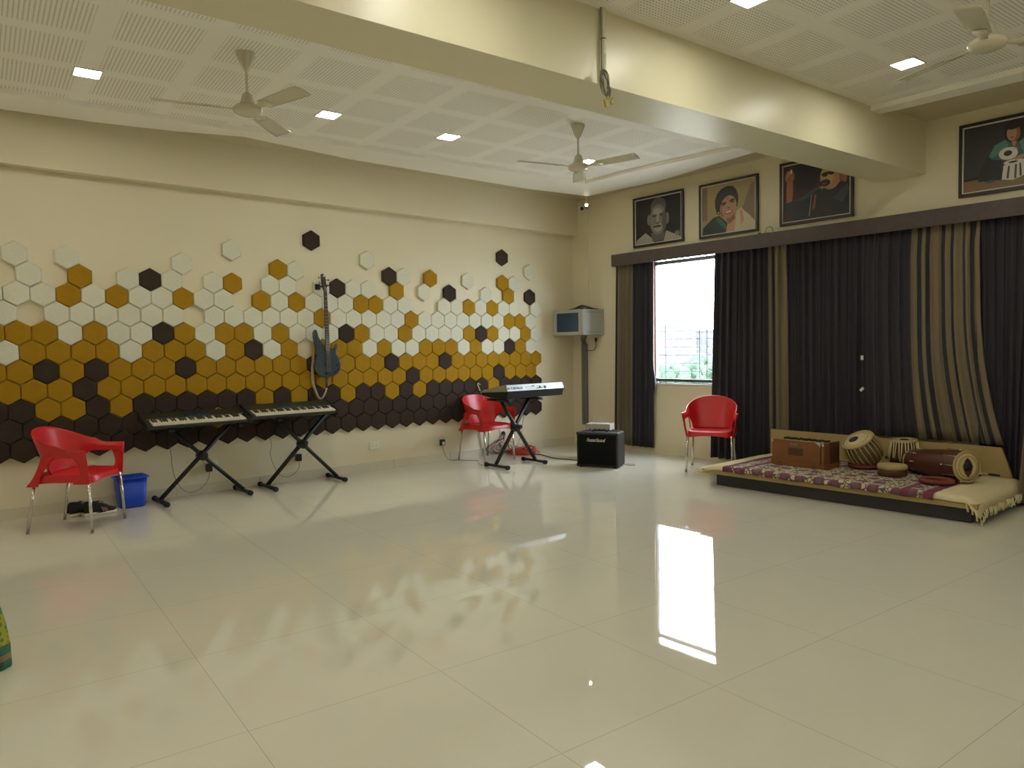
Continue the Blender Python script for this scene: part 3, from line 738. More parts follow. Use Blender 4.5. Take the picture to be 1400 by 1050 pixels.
q = MB(); q.rings([[bp(-.17, .055, d), bp(.175, .066, d), bp(.165, .012, d), bp(-.15, .012, d)] for d in (.0004, .0014)]); q.build('jack_panel', GREYP, t)
q = MB()
for yv, s, r in ((-.06, .052, .006), (-.035, .052, .006), (.06, .034, .013), (.145, .030, .016)): q.lathe([(r, 0), (r, .007), (r*.5, .008)], c=bp(yv, s, .001), axis=nrm, n=10)
q.rings([[bp(.0, .026, d), bp(.10, .03, d), bp(.10, .020, d), bp(.0, .016, d)] for d in (.001, .003)])
q.build('sockets', BLACK, t)
n = 36; kw = (L-.04)/n; wk = None
for k in range(n):
    if wk is None: wk = MB().box((-.068, -kw/2+.0006, -.004), (.068, kw/2-.0006, .010), bevel=.0012).build('white_key', IVORY, t); o = wk
    else: o = wk.copy(); COL.objects.link(o); o.parent = t
    o.location = (-.150, -L/2+.02+kw*(k+.5), .088); o.rotation_euler = (0, math.radians(-5), 0)

# ================================================================== SOCKETS, ADAPTERS, CORDS
def socket(loc, axis, wd, ht, label, grp=None):
    t = thing('wall_socket', label, 'socket', loc, 0 if axis == 'x' else -PI/2, grp)
    MB().box((0, -wd/2, -ht/2), (.012, wd/2, ht/2), bevel=.004).build('plate', WHITE, t)
    if wd > .09:
        h = MB()
        for dy, dz in ((-.032, .018), (-.044, -.008), (-.020, -.008)): h.lathe([(.004, .0115), (.004, .0128)], c=(0, dy, dz), axis=(1, 0, 0), n=8)
        h.build('pin_holes', BLACK, t)
        MB().box((.012, .022, -.018), (.016, .044, .018), bevel=.002).build('rocker_switch', WHITE, t)
    return t
socket((0, -3.255, .283), 'x', .125, .085, 'white wall socket with switch, bare, between the bass and the red chair')
socket((0, -2.36, .262), 'x', .115, .085, 'white wall socket with black adapter, left of the red chair')
socket((0, -5.075, .272), 'x', .125, .085, 'white wall socket behind the left keyboard stand')
socket((0, -4.20, .272), 'x', .115, .085, 'white wall socket behind the right dark keyboard stand')
socket((0, -1.33, .26), 'x', .115, .10, 'white wall socket with the red cables plugged in, beside the corner')
t = socket((.48, 0, .372), 'y', .20, .085, 'wide white switch plate on the wall above the amplifier')
def adapter(loc, label, sz=(.05, .055, .075)):
    t = thing('power_adapter', label, 'adapter', loc, 0, 'black plug-in power adapters')
    MB().box((0, -sz[1]/2, -sz[2]/2), (sz[0], sz[1]/2, sz[2]/2), bevel=.006).build('body', BLACK, t)
    return t
adapter((.0125, -5.108, .250), 'black power adapter plugged in behind the left keyboard stand')
adapter((.0125, -4.185, .250), 'black power adapter plugged in behind the right dark keyboard stand')
t = adapter((.0125, -2.330, .232), 'black power adapter on the wall left of the red chair')
MB().box((.0505, -.018, -.028), (.052, .018, .012)).build('rating_sticker', WHITE, t)
def smooth(pts, n=8):
    P = [Vector(p) for p in pts]; P = [P[0]*2-P[1]] + P + [P[-1]*2-P[-2]]; out = []
    for i in range(1, len(P)-2):
        for k in range(n):
            s = k/n; a, b, c, d = P[i-1:i+3]
            out.append(.5*((2*b)+(c-a)*s+(2*a-5*b+4*c-d)*s*s+(-a+3*b-3*c+d)*s**3))
    return out + [P[-2]]
def cord(name, pts, r, mat, label, cat='cable', grp=None):
    return tag(MB().tube(smooth(pts), r, 6).build(name, mat), label, cat, grp)
cord('adapter_cord', [(.05, -5.108, .21), (.055, -5.12, .15), (.06, -5.18, .075), (.06, -5.28, .035), (.06, -5.36, .07), (.055, -5.42, .17), (.06, -5.45, .30), (.075, -5.46, .42), (.08, -5.48, .55), (.075, -5.5, .70)], .0022, CABLE, 'thin black cord looping down behind the left keyboard stand')
cord('adapter_cord', [(.05, -4.185, .21), (.055, -4.19, .15), (.06, -4.25, .085), (.06, -4.33, .065), (.06, -4.41, .10), (.055, -4.46, .19), (.06, -4.50, .32), (.075, -4.49, .42), (.08, -4.52, .55), (.075, -4.53, .72)], .0022, CABLE, 'thin black cord looping down behind the right dark keyboard stand')
cord('adapter_cord', [(.05, -2.330, .19), (.055, -2.32, .12), (.09, -2.27, .02), (.14, -2.12, .004), (.26, -2.06, .004), (.33, -2.01, .004), (.42, -2.08, .004), (.52, -2.15, .004), (.66, -2.19, .004), (.74, -2.22, .004)], .0022, CABLE, 'thin black cord along the floor from the adapter left of the red chair')
cord('dangling_cable', [(.63, -1.50, .82), (.60, -1.47, .70), (.50, -1.42, .45), (.42, -1.38, .28), (.36, -1.40, .12), (.33, -1.42, .012)], .0022, CABLE, 'thin black cord hanging from the silver keyboard to the floor')
cord('amplifier_cable', [(.30, -1.22, .03), (.42, -1.20, .012), (.55, -1.15, .007), (.72, -1.20, .007), (.90, -1.24, .007), (1.10, -1.19, .007), (1.30, -1.17, .007), (1.54, -1.18, .03)], .0055, CABLE, 'black cable running over the floor into the amplifier')
cord('loose_wire', [(1.80, -1.04, .02), (1.87, -1.03, .004), (1.92, -.98, .004), (1.89, -.93, .004), (1.82, -.95, .004), (1.79, -1.00, .004)], .0028, GREYC, 'short loose wire on the floor right of the amplifier')
rn = random.Random(11)
b = MB()
for k in range(16):
    rx, ry = rn.uniform(.10, .20), rn.uniform(.09, .21); cx, cy = .27+rn.uniform(-.03, .03), -1.22+rn.uniform(-.04, .04); ph = rn.uniform(0, 6); tz = rn.uniform(-.012, .012)
    b.tube([(max(.02, cx+rx*math.cos(a+ph)+.015*math.sin(3*a)), cy+ry*math.sin(a+ph)+.015*math.cos(2*a+k), .008+.0058*k*(.5+.5*math.sin(a*2+k))+abs(tz)) for a in [2*PI*i/22 for i in range(22)]], .0048, 6, loop=True)
tag(b.build('coiled_extension_cord', ORANGE), 'red-orange extension cord heaped on the floor behind the keyboard stand', 'cable')
def bundle(name, mat, r, n, sd, label):
    rn = random.Random(sd); b = MB()
    for k in range(n):
        y0 = -1.36+rn.uniform(-.02, .02)
        x1, y1 = .055+rn.uniform(0, .04), -1.45+rn.uniform(-.16, .10)
        pts = [(.03, -1.345, .25), (.05+rn.uniform(0, .03), y0-.03, .20), (.06+rn.uniform(0, .04), y1, .16+rn.uniform(-.03, .02)), (.07+rn.uniform(0, .05), y1-.08-rn.uniform(0, .06), .09), (.09, y1-.05, .02+rn.uniform(0, .02)), (.13+rn.uniform(0, .06), y1+.08, .02+rn.uniform(0, .03)), (.10, y1+.12, .10+rn.uniform(-.02, .03)), (.12, y1+.05, .15+rn.uniform(-.03, .02)), (.15, y1+.08, .05), (.22, -1.28+rn.uniform(-.05, .05), .02+rn.uniform(0, .03))]
        b.tube(smooth(pts, 6), r, 6)
    return tag(b.build(name, mat), label, 'cable')
bundle('cable_bundle', CABLE, .0036, 4, 5, 'tangle of black cables hanging from the socket near the corner')
bundle('cable_bundle', PINKC, .0032, 4, 6, 'tangle of dull red cables hanging from the socket near the corner')
t = thing('mains_plug', 'black mains plug pushed into the socket near the corner', 'plug', (.0125, -1.345, .268))
MB().lathe([(.020, 0), (.022, .01), (.018, .035), (.008, .05)], axis=(1, 0, -.25), n=14).build('body', BLACK, t)
MB().tube([(.045, 0, -.012), (.052, 0, -.025), (.048, -.01, -.045)], .005, 8).build('strain_relief', CABLE, t)
b = MB(); b.tube(smooth([(.60, -2.17, .875), (.585, -2.18, .92), (.59, -2.20, .955), (.60, -2.195, .965), (.61, -2.175, .95)]), .006, 6); b.tube(smooth([(.60, -2.165, .86), (.61, -2.13, .83), (.60, -2.12, .775)]), .006, 6)
tag(b.build('cream_ribbon', CREAMC), 'cream ribbon tied at the left end of the silver keyboard', 'ribbon')

# ================================================================== AMPLIFIER AND CARTON
t = thing('guitar_amplifier', 'black cube guitar amplifier with cream script lettering on its grille', 'amplifier', (1.497, -1.485, 0), math.atan2(.211, .440))
W, D, H = .488, .300, .398
MB().box((0, 0, .012), (W, D, H), bevel=.018).build('cabinet', LEATH, t)
MB().box((.022, -.006, .034), (W-.022, .004, H-.022), bevel=.004).build('grille', GRILLE, t)
for x_ in (.04, W-.04):
    for y_ in (.04, D-.04): MB().lathe([(.018, 0), (.02, .013)], c=(x_, y_, 0), n=12).build('rubber_foot', RUBBER, t)
hd = MB(); hd.tube(smooth([(W/2-.085, D/2-.03, H-.002), (W/2-.075, D/2-.03, H+.016), (W/2, D/2-.03, H+.020), (W/2+.075, D/2-.03, H+.016), (W/2+.085, D/2-.03, H-.002)]), .010, 8); hd.build('carry_handle', RUBBER, t)
MB().box((.05, D-.10, H-.001), (W-.05, D-.02, H+.006), bevel=.002).build('control_panel', BLACK, t)
for k in range(6): MB().lathe([(.010, 0), (.009, .014), (.0, .015)], c=(.09+.055*k, D-.06, H+.006), n=12).build('control_knob', BLACK, t)
for x_ in (0, W):
    for z_ in (.012, H):
        MB().sphere((x_+(.014 if x_ == 0 else -.014), .014, z_+(.014 if z_ < .1 else -.014)), .021, 10).build('corner_protector', BLACK, t)
text_mesh('script_lettering', 'FosterSound', .056, CREAML, t, mat_from((1, 0, 0), (0, 0, 1), (0, -1, 0), (W*.47, -.0075, H-.085)), .001, .42, .74)
t = thing('cardboard_carton', 'plain grey-brown carton standing behind the amplifier', 'box', (1.235, -.80, 0), math.atan2(.211, .44))
MB().box((-.155, -.10, 0), (.155, .10, .425), bevel=.003).build('body', CARD, t)
for sg in (-1, 1): MB().box((-.155, min(sg*.002, sg*.10), .4255), (.155, max(sg*.002, sg*.10), .4285)).build('flap', CARD, t)

# ================================================================== WALL RACK WITH TRUNKING
t = thing('wall_rack_cabinet', 'grey wall rack cabinet with smoked glass door in the corner', 'cabinet', (.02, 0, 1.535))
MB().box((0, -.40, 0), (.575, -.002, .345), bevel=.004).build('cabinet_body', GREYP, t)
dr = MB()
for lo, hi in (((0.004, -.414, .006), (.571, -.402, .045)), ((.004, -.414, .300), (.571, -.402, .339)), ((.004, -.414, .045), (.075, -.402, .300)), ((.49, -.414, .045), (.571, -.402, .300))): dr.box(lo, hi)
d = dr.build('door', GREYP, t)
MB().box((.075, -.410, .045), (.49, -.405, .300)).build('door_glass', GLASSB, d)
MB().lathe([(.010, 0), (.010, .006), (.0, .007)], c=(.04, -.414, .17), axis=(0, -1, 0), n=12).build('door_lock', FILLET, d)
v = MB()
for zz in (.035, .30): v.box((.5755, -.34, zz), (.577, -.04, zz+.006))
v.build('side_vents', TRUNKG, t)
b = MB(); rn = random.Random(4)
for k in range(9):
    x0 = rn.uniform(.06, .25); x1 = rn.uniform(.40, .58); y0 = rn.uniform(-.30, -.08)
    b.tube(smooth([(x0, y0, 1.888), ((x0+x1)/2-.05, y0+.03, 1.90+rn.uniform(.0, .05)), ((x0+x1)/2+.06, y0-.03, 1.90+rn.uniform(0, .045)), (x1, y0+.04, 1.886)]), .005, 6)
tag(b.build('cable_heap', CABLE), 'dark cables heaped on top of the wall rack cabinet', 'cable')
o = MB().box((.200, -.045, .285), (.245, 0, 1.42), bevel=.004).box((.247, -.04, .285), (.288, 0, 1.42), bevel=.004).build('cable_trunking', TRUNKG); tag(o, 'grey vertical cable trunking under the wall rack cabinet', 'trunking')
b = MB()
for k in range(4): b.tube(smooth([(.215+.02*k, -.03, 1.42), (.205+.025*k, -.045, 1.47), (.21+.035*k, -.05, 1.535)]), .006, 6)
tag(b.build('rack_cables', CABLE), 'dark cables between the trunking top and the wall rack', 'cable')
t = thing('plug_lead', 'black plug with a short curved lead below the wall rack', 'cable', (.46, -.002, 1.47))
MB().tube(smooth([(0, -.02, -.02), (.0, -.022, -.09), (-.03, -.02, -.135), (-.10, -.02, -.15), (-.175, -.03, -.14)]), .004, 6).build('lead', CABLE, t)
MB().lathe([(.010, -.03), (.018, -.01), (.018, .02), (.012, .03)], c=(0, -.02, 0), n=12).build('plug_body', BLACK, t)

# ================================================================== BIN, SHOES, BAG
t = thing('waste_bin', 'blue plastic waste bin by the wall behind the left chair', 'bin', (.158, -5.835, 0), 0)
def rr(sx, sy, z, r=.04, n=6):
    pts = []
    for cx, cy, a0 in ((sx-r, sy-r, 0), (-sx+r, sy-r, PI/2), (-sx+r, -sy+r, PI), (sx-r, -sy+r, 1.5*PI)):
        for k in range(n+1): a = a0+PI/2*k/n; pts.append((cx+r*math.cos(a), cy+r*math.sin(a), z))
    return pts
b = MB(); b.rings([rr(.088, .098, .003), rr(.093, .104, .02), rr(.108, .122, .262), rr(.102, .116, .262), rr(.088, .099, .024)], cap=True); b.build('bucket', BLUE, t)
b = MB(); b.rings([rr(.108, .122, .258), rr(.121, .136, .262), rr(.123, .138, .272), rr(.116, .131, .276), rr(.104, .118, .272), rr(.104, .118, .258)], cap=False, loop=True); b.build('rim', BLUE, t)
def shoe(loc, rz, label):
    t = thing('sneaker', label, 'shoe', loc, rz, 'pair of black sneakers')
    prof = [(-.135, .030, .0), (-.125, .036, .0), (-.06, .035, .0), (.0, .036, 0), (.06, .044, .0), (.10, .040, .0), (.128, .022, .004)]
    s = MB()
    def sec(x, w, z0, h): return [(x, w*math.cos(a), z0+h*(1 if math.sin(a) > 0 else 0)) for a in [2*PI*k/12+.26 for k in range(12)]]
    s.rings([sec(x, w+.004, z0, .030 if x < 0 else .024) for x, w, z0 in prof]); s.build('sole', SHOEW, t)
    u = MB(); hts = [(-.133, .020, .070), (-.126, .030, .112), (-.105, .034, .120), (-.065, .036, .104), (-.025, .037, .106), (.01, .040, .096), (.05, .042, .074), (.09, .039, .056), (.118, .026, .044), (.128, .010, .032)]
    rs = []
    for x, w, h in hts:
        rs.append([(x, w*math.cos(a)*(1-.30*max(0, math.sin(a))**2), .020+(h-.020)*min(1, 1.02*max(0, math.sin(a)))**.62) for a in [PI*k/14 for k in range(15)]])
    u.rings(rs, closed_ring=False, cap=False); o = u.build('upper', SHOEB, t); solid(o, .003)
    co = MB(); co.rings([[(-.062+.052*math.cos(a)*k, .026*math.sin(a)*k, .113-.006*math.cos(a)+dz) for a in [2*PI*j/18 for j in range(18)]] for k, dz in ((1.0, -.012), (1.08, .0), (.95, .006), (.80, -.004))], cap=True); co.build('collar', SHOEB, t)
    tg = MB(); tg.grid(lambda a, c: Vector((-.015+.04*a, (c-.5)*.034, .118-.016*a)), 4, 3); o = tg.build('tongue', SHOEB, t); solid(o, .005)
    st = MB()
    for k in range(3):
        for sg in (-1, 1): st.bar((.012+.016*k, sg*.0425, .030), (-.004+.016*k, sg*.0395, .068-.004*k), .005, .007)
    st.build('stripes', SHOES, t)
    lc = MB()
    for k in range(4): lc.tube([(.012+.015*k, -.017, .094-.008*k), (.020+.015*k, .0, .097-.008*k), (.012+.015*k, .017, .094-.008*k)], .002, 5)
    lc.build('laces', SHOEB, t)
    return t
shoe((.315, -6.115, 0), math.radians(100), 'black sneaker with pinkish stripes, the one nearer the blue bin')
shoe((.225, -6.235, 0), math.radians(118), 'black sneaker half hidden behind the other one, under the left chair')

def bag_mat():
    m, nt, b = nmat('green_yellow_printed_cloth'); N, L = nt.nodes, nt.links
    tc = N.new('ShaderNodeTexCoord'); sx = N.new('ShaderNodeSeparateXYZ'); L.new(tc.outputs['Object'], sx.inputs[0])
    no = N.new('ShaderNodeTexVoronoi'); no.inputs['Scale'].default_value = 40; L.new(tc.outputs['Object'], no.inputs['Vector'])
    up_ = mixc(nt, math_node(nt, 'LESS_THAN', no.outputs['Distance'], .42), (.34, .33, .015, 1), (.06, .20, .10, 1))
    band = math_node(nt, 'LESS_THAN', sx.outputs[2], .107)
    mid = math_node(nt, 'MULTIPLY', math_node(nt, 'GREATER_THAN', sx.outputs[2], .040), math_node(nt, 'LESS_THAN', sx.outputs[2], .066))
    c = mixc(nt, band, up_, (.045, .16, .10, 1)); c = mixc(nt, mid, c, (.30, .21, .10, 1))
    L.new(c, b.inputs['Base Color']); b.inputs['Roughness'].default_value = .9
    return m
t = thing('cloth_bag', 'green and yellow printed cloth bag on the floor at the left picture edge', 'bag', (3.418, -7.246, 0), -.707)
b = MB()
rs = []
for z, sx_, sy_ in ((0, .07, .16), (.004, .085, .175), (.10, .086, .172), (.20, .066, .160), (.26, .045, .150), (.285, .030, .140), (.28, .022, .130), (.15, .05, .14)):
    rs.append([(sx_*math.cos(a)*(1+.05*math.sin(5*a)), sy_*math.sin(a)*(1+.04*math.sin(7*a)), z) for a in [2*PI*k/28 for k in range(28)]])
b.rings(rs); b.build('pouch', bag_mat(), t)
for sg in (-1, 1):
    MB().tube(smooth([(sg*.035, -.07, .27), (sg*.045, -.06, .36), (sg*.05, 0, .40), (sg*.045, .06, .36), (sg*.035, .07, .27)]), .006, 8).build('handle', YELT, t)

# ================================================================== PELMET, CURTAINS
t = thing('curtain_pelmet', 'long dark brown pelmet board above the window and curtains', 'pelmet', (0, 0, 0))
MB().box((.852, -.135, 2.425), (9.4, -.115, 2.578), bevel=.002).build('front_board', LAMW, t)
MB().box((.852, -.115, 2.560), (9.4, -.001, 2.578)).build('top_board', LAMW, t)
MB().box((.852, -.115, 2.425), (.870, -.001, 2.560)).build('end_board', LAMW, t)
def curtain(label, xt, xb, ztop, zb, y0, yb, nf, amp, beige, ph=0.0, bulge=None, n=150, nz=22, stripes=None):
    b = MB()
    def P(u, v):
        s = v**1.0; z = ztop*(1-v)+zb*v
        x = (xt[0]*(1-u)+xt[1]*u)*(1-s) + (xb[0]*(1-u)+xb[1]*u)*s
        a = amp*(0.75+0.35*v)
        w = math.sin(2*PI*nf*u+ph+.5*math.sin(3*u+v))
        y = (y0*(1-v)+yb*v) - a*(.5+.5*w) - .25*a*math.sin(2*PI*nf*2.3*u+1+.6*v)
        x += .25*a*math.cos(2*PI*nf*u+ph)
        if bulge: dx, dy = bulge(u, v); x += dx; y += dy
        return Vector((x, y, z))
    def M(u, v):
        for lo, hi in beige:
            if lo <= u <= hi: return 1
        return 0
    b.grid(P, n, nz, mat=M)
    o = b.build('curtain', [CURT_D, CURT_B]); solid(o, .003)
    return tag(o, label, 'curtain', 'dark curtains with beige bands under the pelmet')
def flap(u, v): return (.045*math.exp(-((v-.66)/.05)**2)*max(0, u-.7)/.3, -.02*math.exp(-((v-.66)/.06)**2)*max(0, u-.6))
curtain('narrow dark curtain with beige band, left of the window', (.875, 1.475), (.84, 1.455), 2.55, .07, -.025, -.03, 6, .055, [(.04, .13), (.17, .27), (.31, .44)], .6, flap)
curtain('dark curtain right of the window, beige band on its right edge', (2.38, 3.255), (2.33, 3.305), 2.55, .04, -.025, -.03, 9, .055, [(.78, .83), (.85, .90), (.915, 1.0)], .2)
curtain('plain dark curtain between the two beige-striped ones', (3.29, 4.105), (3.335, 4.115), 2.55, .04, -.025, -.03, 9, .05, [], 1.2)
def flare(u, v):
    k = max(0, v-.45)/.55
    return (.17*k*k*u, -.032*min(1, max(0, (v-.07)/.1))-.03*k*math.sin(9*u+5*v))
curtain('dark curtain with broad beige stripes, pulled aside above the headboard', (4.10, 5.10), (4.115, 5.16), 2.55, .455, -.022, -.03, 9, .045, [(.44, .49), (.52, .56), (.60, .70), (.73, .77), (.80, .86), (.89, .93), (.955, 1.0)], .9, flare)
curtain('plain dark curtain just right of the headboard', (5.04, 5.60), (5.14, 5.53), 2.55, .03, -.022, -.024, 7, .04, [], .4, lambda u, v: (.0, -.26*max(0, v-.3)*max(0, (u-.62)/.38)**1.2))
curtain('beige-banded curtain at the right picture edge, hanging to the floor', (5.61, 6.50), (5.55, 6.45), 2.55, .03, -.03, -.30, 8, .06, [(0, .6)], 2.4, lambda u, v: (0.0, -.12*v))
curtain('dark curtain beyond the right picture edge', (6.50, 7.9), (6.45, 7.9), 2.55, .03, -.03, -.05, 14, .05, [(.8, 1)], .3)
for z, a, lb in ((1.221, .0, 'small white tag on the dark curtain, upper of the two'), (.908, .25, 'small white tag on the dark curtain, lower of the two')):
    o = MB().box((-.013, -.002, -.022), (.013, .002, .022)).build('curtain_tag', WHITE); o.location = (4.115, -.115, z); o.rotation_euler = (0, a*PI if a else 0, 0); tag(o, lb, 'tag')
b = MB(); b.tube(smooth([(3.02, -.05, 2.582), (3.03, -.045, 2.63), (3.06, -.045, 2.655), (3.10, -.045, 2.645), (3.115, -.04, 2.60)]), .0035, 6); b.box((3.00, -.09, 2.5785), (3.09, -.04, 2.589)); b.box((2.94, -.06, 2.5785), (2.965, -.04, 2.605))
tag(b.build('wire_stub', GREYC), 'bent wire stub lying on the pelmet between two pictures', 'wire')

# ================================================================== FRAMED PORTRAITS
def C(name, r, g, b_): return flat(name, (r, g, b_), .45)
PC = dict(k=C('print_black', .010, .011, .014), dk=C('print_dark_grey', .03, .03, .032), g=C('print_grey', .20, .185, .165), lg=C('print_light_grey', .34, .315, .28), mg=C('print_mid_grey', .11, .10, .095),
          gold=C('print_gold_ground', .33, .25, .11), tan=C('print_tan_ground', .20, .14, .07), skin=C('print_skin', .42, .21, .115), skd=C('print_skin_shade', .24, .10, .05), hair=C('print_black_hair', .012, .009, .008),
          grn=C('print_dark_green', .012, .030, .024), grn2=C('print_green', .03, .11, .06), shawl=C('print_cream_shawl', .55, .47, .32), peach=C('print_peach', .50, .27, .17), white=C('print_white', .62, .60, .55),
          mar=C('print_maroon', .055, .014, .016), nav=C('print_navy', .018, .022, .030), navl=C('print_slate', .05, .06, .08), arm=C('print_lit_arm', .33, .125, .05), yel=C('print_lit_face', .46, .33, .11), mic=C('print_microphone', .30, .28, .24),
          teal=C('print_teal', .085, .20, .19), teald=C('print_teal_shade', .04, .105, .105), flo=C('print_brown_floor', .22, .12, .06), pur=C('print_plum', .07, .045, .06), lip=C('print_lips', .30, .06, .05))
def ell(cx, cy, rx, ry, n=24, rot=0):
    return [(cx+rx*math.cos(a)*math.cos(rot)-ry*math.sin(a)*math.sin(rot), cy+rx*math.cos(a)*math.sin(rot)+ry*math.sin(a)*math.cos(rot)) for a in [2*PI*k/n for k in range(n)]]
def portrait(x0, x1, z0, z1, shapes, label):
    W, H = x1-x0, z1-z0; fwid = .028
    t = thing('framed_portrait', label, 'picture', (x0, -.004, z0), 0, 'framed portraits above the pelmet')
    f = MB()
    for lo, hi in (((0, -.028, 0), (W, 0, fwid)), ((0, -.028, H-fwid), (W, 0, H)), ((0, -.028, fwid), (fwid, 0, H-fwid)), ((W-fwid, -.028, fwid), (W, 0, H-fwid))): f.box(lo, hi, bevel=.003)
    f.build('frame', FRAMEB, t)
    q = MB(); a, c = fwid-.001, fwid+.010
    for lo, hi in (((a, -.022, a), (W-a, -.002, c)), ((a, -.022, H-c), (W-a, -.002, H-a)), ((a, -.022, c), (c, -.002, H-c)), ((W-c, -.022, c), (W-a, -.002, H-c))): q.box(lo, hi)
    q.build('fillet', FILLET, t)
    b = MB(); mats = []; lay = 0
    iw, ih = W-2*c, H-2*c
    for mk, poly in shapes:
        if PC[mk] not in mats: mats.append(PC[mk])
        b.mi = mats.index(PC[mk])
        pts = [(c+min(1, max(0, p))*iw, c+min(1, max(0, q_))*ih) for p, q_ in poly]
        d = -.010-.00025*lay
        fce = b.face([(p, d, r) for p, r in pts]); lay += 1
    bmesh.ops.triangulate(b.bm, faces=b.bm.faces[:])
    me = bpy.data.meshes.new('photo_print'); b.bm.to_mesh(me); b.bm.free()
    for m in mats: me.materials.append(m)
    o = bpy.data.objects.new('photo_print', me); COL.objects.link(o); o.parent = t
    return t
BGR = [(0, 0), (1, 0), (1, 1), (0, 1)]
portrait(1.138, 1.922, 2.642, 3.275, [('k', BGR), ('mg', ell(.30, .52, .035, .13)), ('g', ell(.285, .52, .025, .11)), ('g', ell(.705, .50, .035, .13)), ('lg', [(0, 0), (.02, .10), (.22, .24), (.40, .07), (.42, 0)]), ('lg', [(.62, 0), (.68, .23), (.80, .16), (.98, .06), (1, 0)]),
    ('mg', [(.34, .22), (.66, .22), (.63, .02), (.38, .02)]), ('mg', ell(.51, .80, .17, .19)), ('g', ell(.50, .50, .185, .34)), ('lg', ell(.50, .33, .09, .10)), ('mg', ell(.64, .46, .05, .22)), ('lg', ell(.495, .66, .10, .10)), ('mg', ell(.42, .595, .06, .035)), ('mg', ell(.58, .60, .06, .035)), ('dk', ell(.42, .59, .03, .016)), ('dk', ell(.58, .595, .03, .016)),
    ('lg', ell(.495, .50, .025, .10)), ('mg', ell(.495, .42, .045, .02)), ('dk', ell(.49, .345, .085, .035)), ('g', ell(.49, .325, .06, .012)), ('g', [(.86, .14), (.88, .10), (.97, .09), (.98, .22), (.95, .13), (.93, .21), (.91, .13), (.89, .20)])], 'framed black and white portrait of a man in white, leftmost above the pelmet')
portrait(2.148, 2.922, 2.632, 3.268, [('gold', BGR), ('tan', [(0, .3), (.10, .3), (.10, 1), (0, 1)]), ('tan', [(.90, 0), (1, 0), (1, .95), (.92, .9), (.75, .4)]), ('hair', [(.29,.40),(.255,.55),(.25,.68),(.29,.82),(.38,.91),(.49,.945),(.59,.92),(.655,.84),(.69,.72),(.69,.60),(.672,.49),(.62,.46),(.33,.38)]),
    ('grn', [(0, 0), (.02, .16), (.22, .34), (.34, .36), (.50, .18), (.55, 0)]), ('grn2', [(.26, .30), (.33, .33), (.52, .10), (.44, .06)]), ('peach', [(.46, 0), (.50, .22), (.66, .36), (.70, .20), (.62, 0)]), ('shawl', [(.62, 0), (.66, .40), (.74, .46), (.90, .28), (1, .14), (1, 0)]), ('peach', [(.72, .42), (.76, .43), (.80, .20), (.74, .10)]),
    ('skd', [(.44, .34), (.60, .44), (.64, .26), (.52, .16)]), ('skin', ell(.505, .51, .155, .235, 24, -.15)), ('skd', ell(.415, .48, .05, .16, 20, -.1)), ('skin', ell(.52, .51, .13, .22, 24, -.15)), ('hair', ell(.42, .60, .055, .022, 16, .1)), ('hair', ell(.58, .64, .055, .022, 16, .25)), ('skd', ell(.42, .575, .05, .02)), ('skd', ell(.585, .605, .05, .02)), ('hair', ell(.42, .572, .024, .013)), ('hair', ell(.585, .602, .024, .013)), ('hair', ell(.50, .685, .010, .014)),
    ('skd', ell(.515, .495, .03, .02)), ('lip', ell(.515, .405, .085, .034, 20, .2)), ('white', ell(.515, .412, .065, .016, 20, .2)), ('shawl', ell(.325, .42, .014, .018))], 'framed colour portrait of a smiling woman in a cream shawl')
portrait(3.182, 3.978, 2.642, 3.312, [('mar', BGR), ('k', [(.18, .5), (.45, .55), (.58, .8), (.55, 1), (.2, 1)]), ('nav', [(.0, 0), (.02, .30), (.14, .36), (.42, .48), (.58, .52), (.98, .62), (1, .55), (1, 0)]), ('mar', [(0, 0), (0, .25), (.16, .06), (.2, 0)]), ('navl', [(.16, .36), (.28, .40), (.44, .50), (.56, .56), (.5, .44), (.3, .34)]), ('navl', [(.75, .30), (.95, .50), (1, .44), (.9, .2)]),
    ('arm', [(.05, .34), (.14, .36), (.155, .55), (.15, .70), (.055, .72), (.05, .5)]), ('arm', ell(.10, .80, .075, .11)), ('skin', ell(.075, .85, .03, .06)), ('white', ell(.125, .89, .018, .04)), ('skd', ell(.10, .76, .02, .06)), ('hair', ell(.76, 0.785, .17, .18)), ('skd', [(.60, .50), (.86, .55), (.92, .74), (.66, .62)]), ('skin', ell(.72, 0.665, .15, .21)), ('yel', ell(.67, 0.695, .10, .17)), ('hair', ell(.66, 0.740, .08, .024, 16, .1)), ('k', ell(.64, 0.710, .04, .024)), ('k', ell(.735, 0.725, .04, .024)),
    ('hair', ell(.645, 0.580, .075, .06)), ('lip', ell(.63, 0.570, .04, .012)), ('skd', ell(.88, 0.645, .035, .09)), ('arm', ell(.93, 0.605, .03, .07)), ('hair', [(.82, .78), (.92, .80), (.98, .70), (.98, .98), (.8, .98)]), ('mic', ell(.585, .50, .04, .032, 16, .6)), ('k', [(.44, .42), (.58, .51), (.60, .48), (.47, .40)]), ('mic', [(.40, .05), (.415, .05), (.45, .42), (.44, .43)]), ('skd', [(.44, .14), (.50, .18), (.52, .40), (.49, .42), (.47, .2)])], 'framed portrait of a singer with raised arm, partly hidden by the beam')
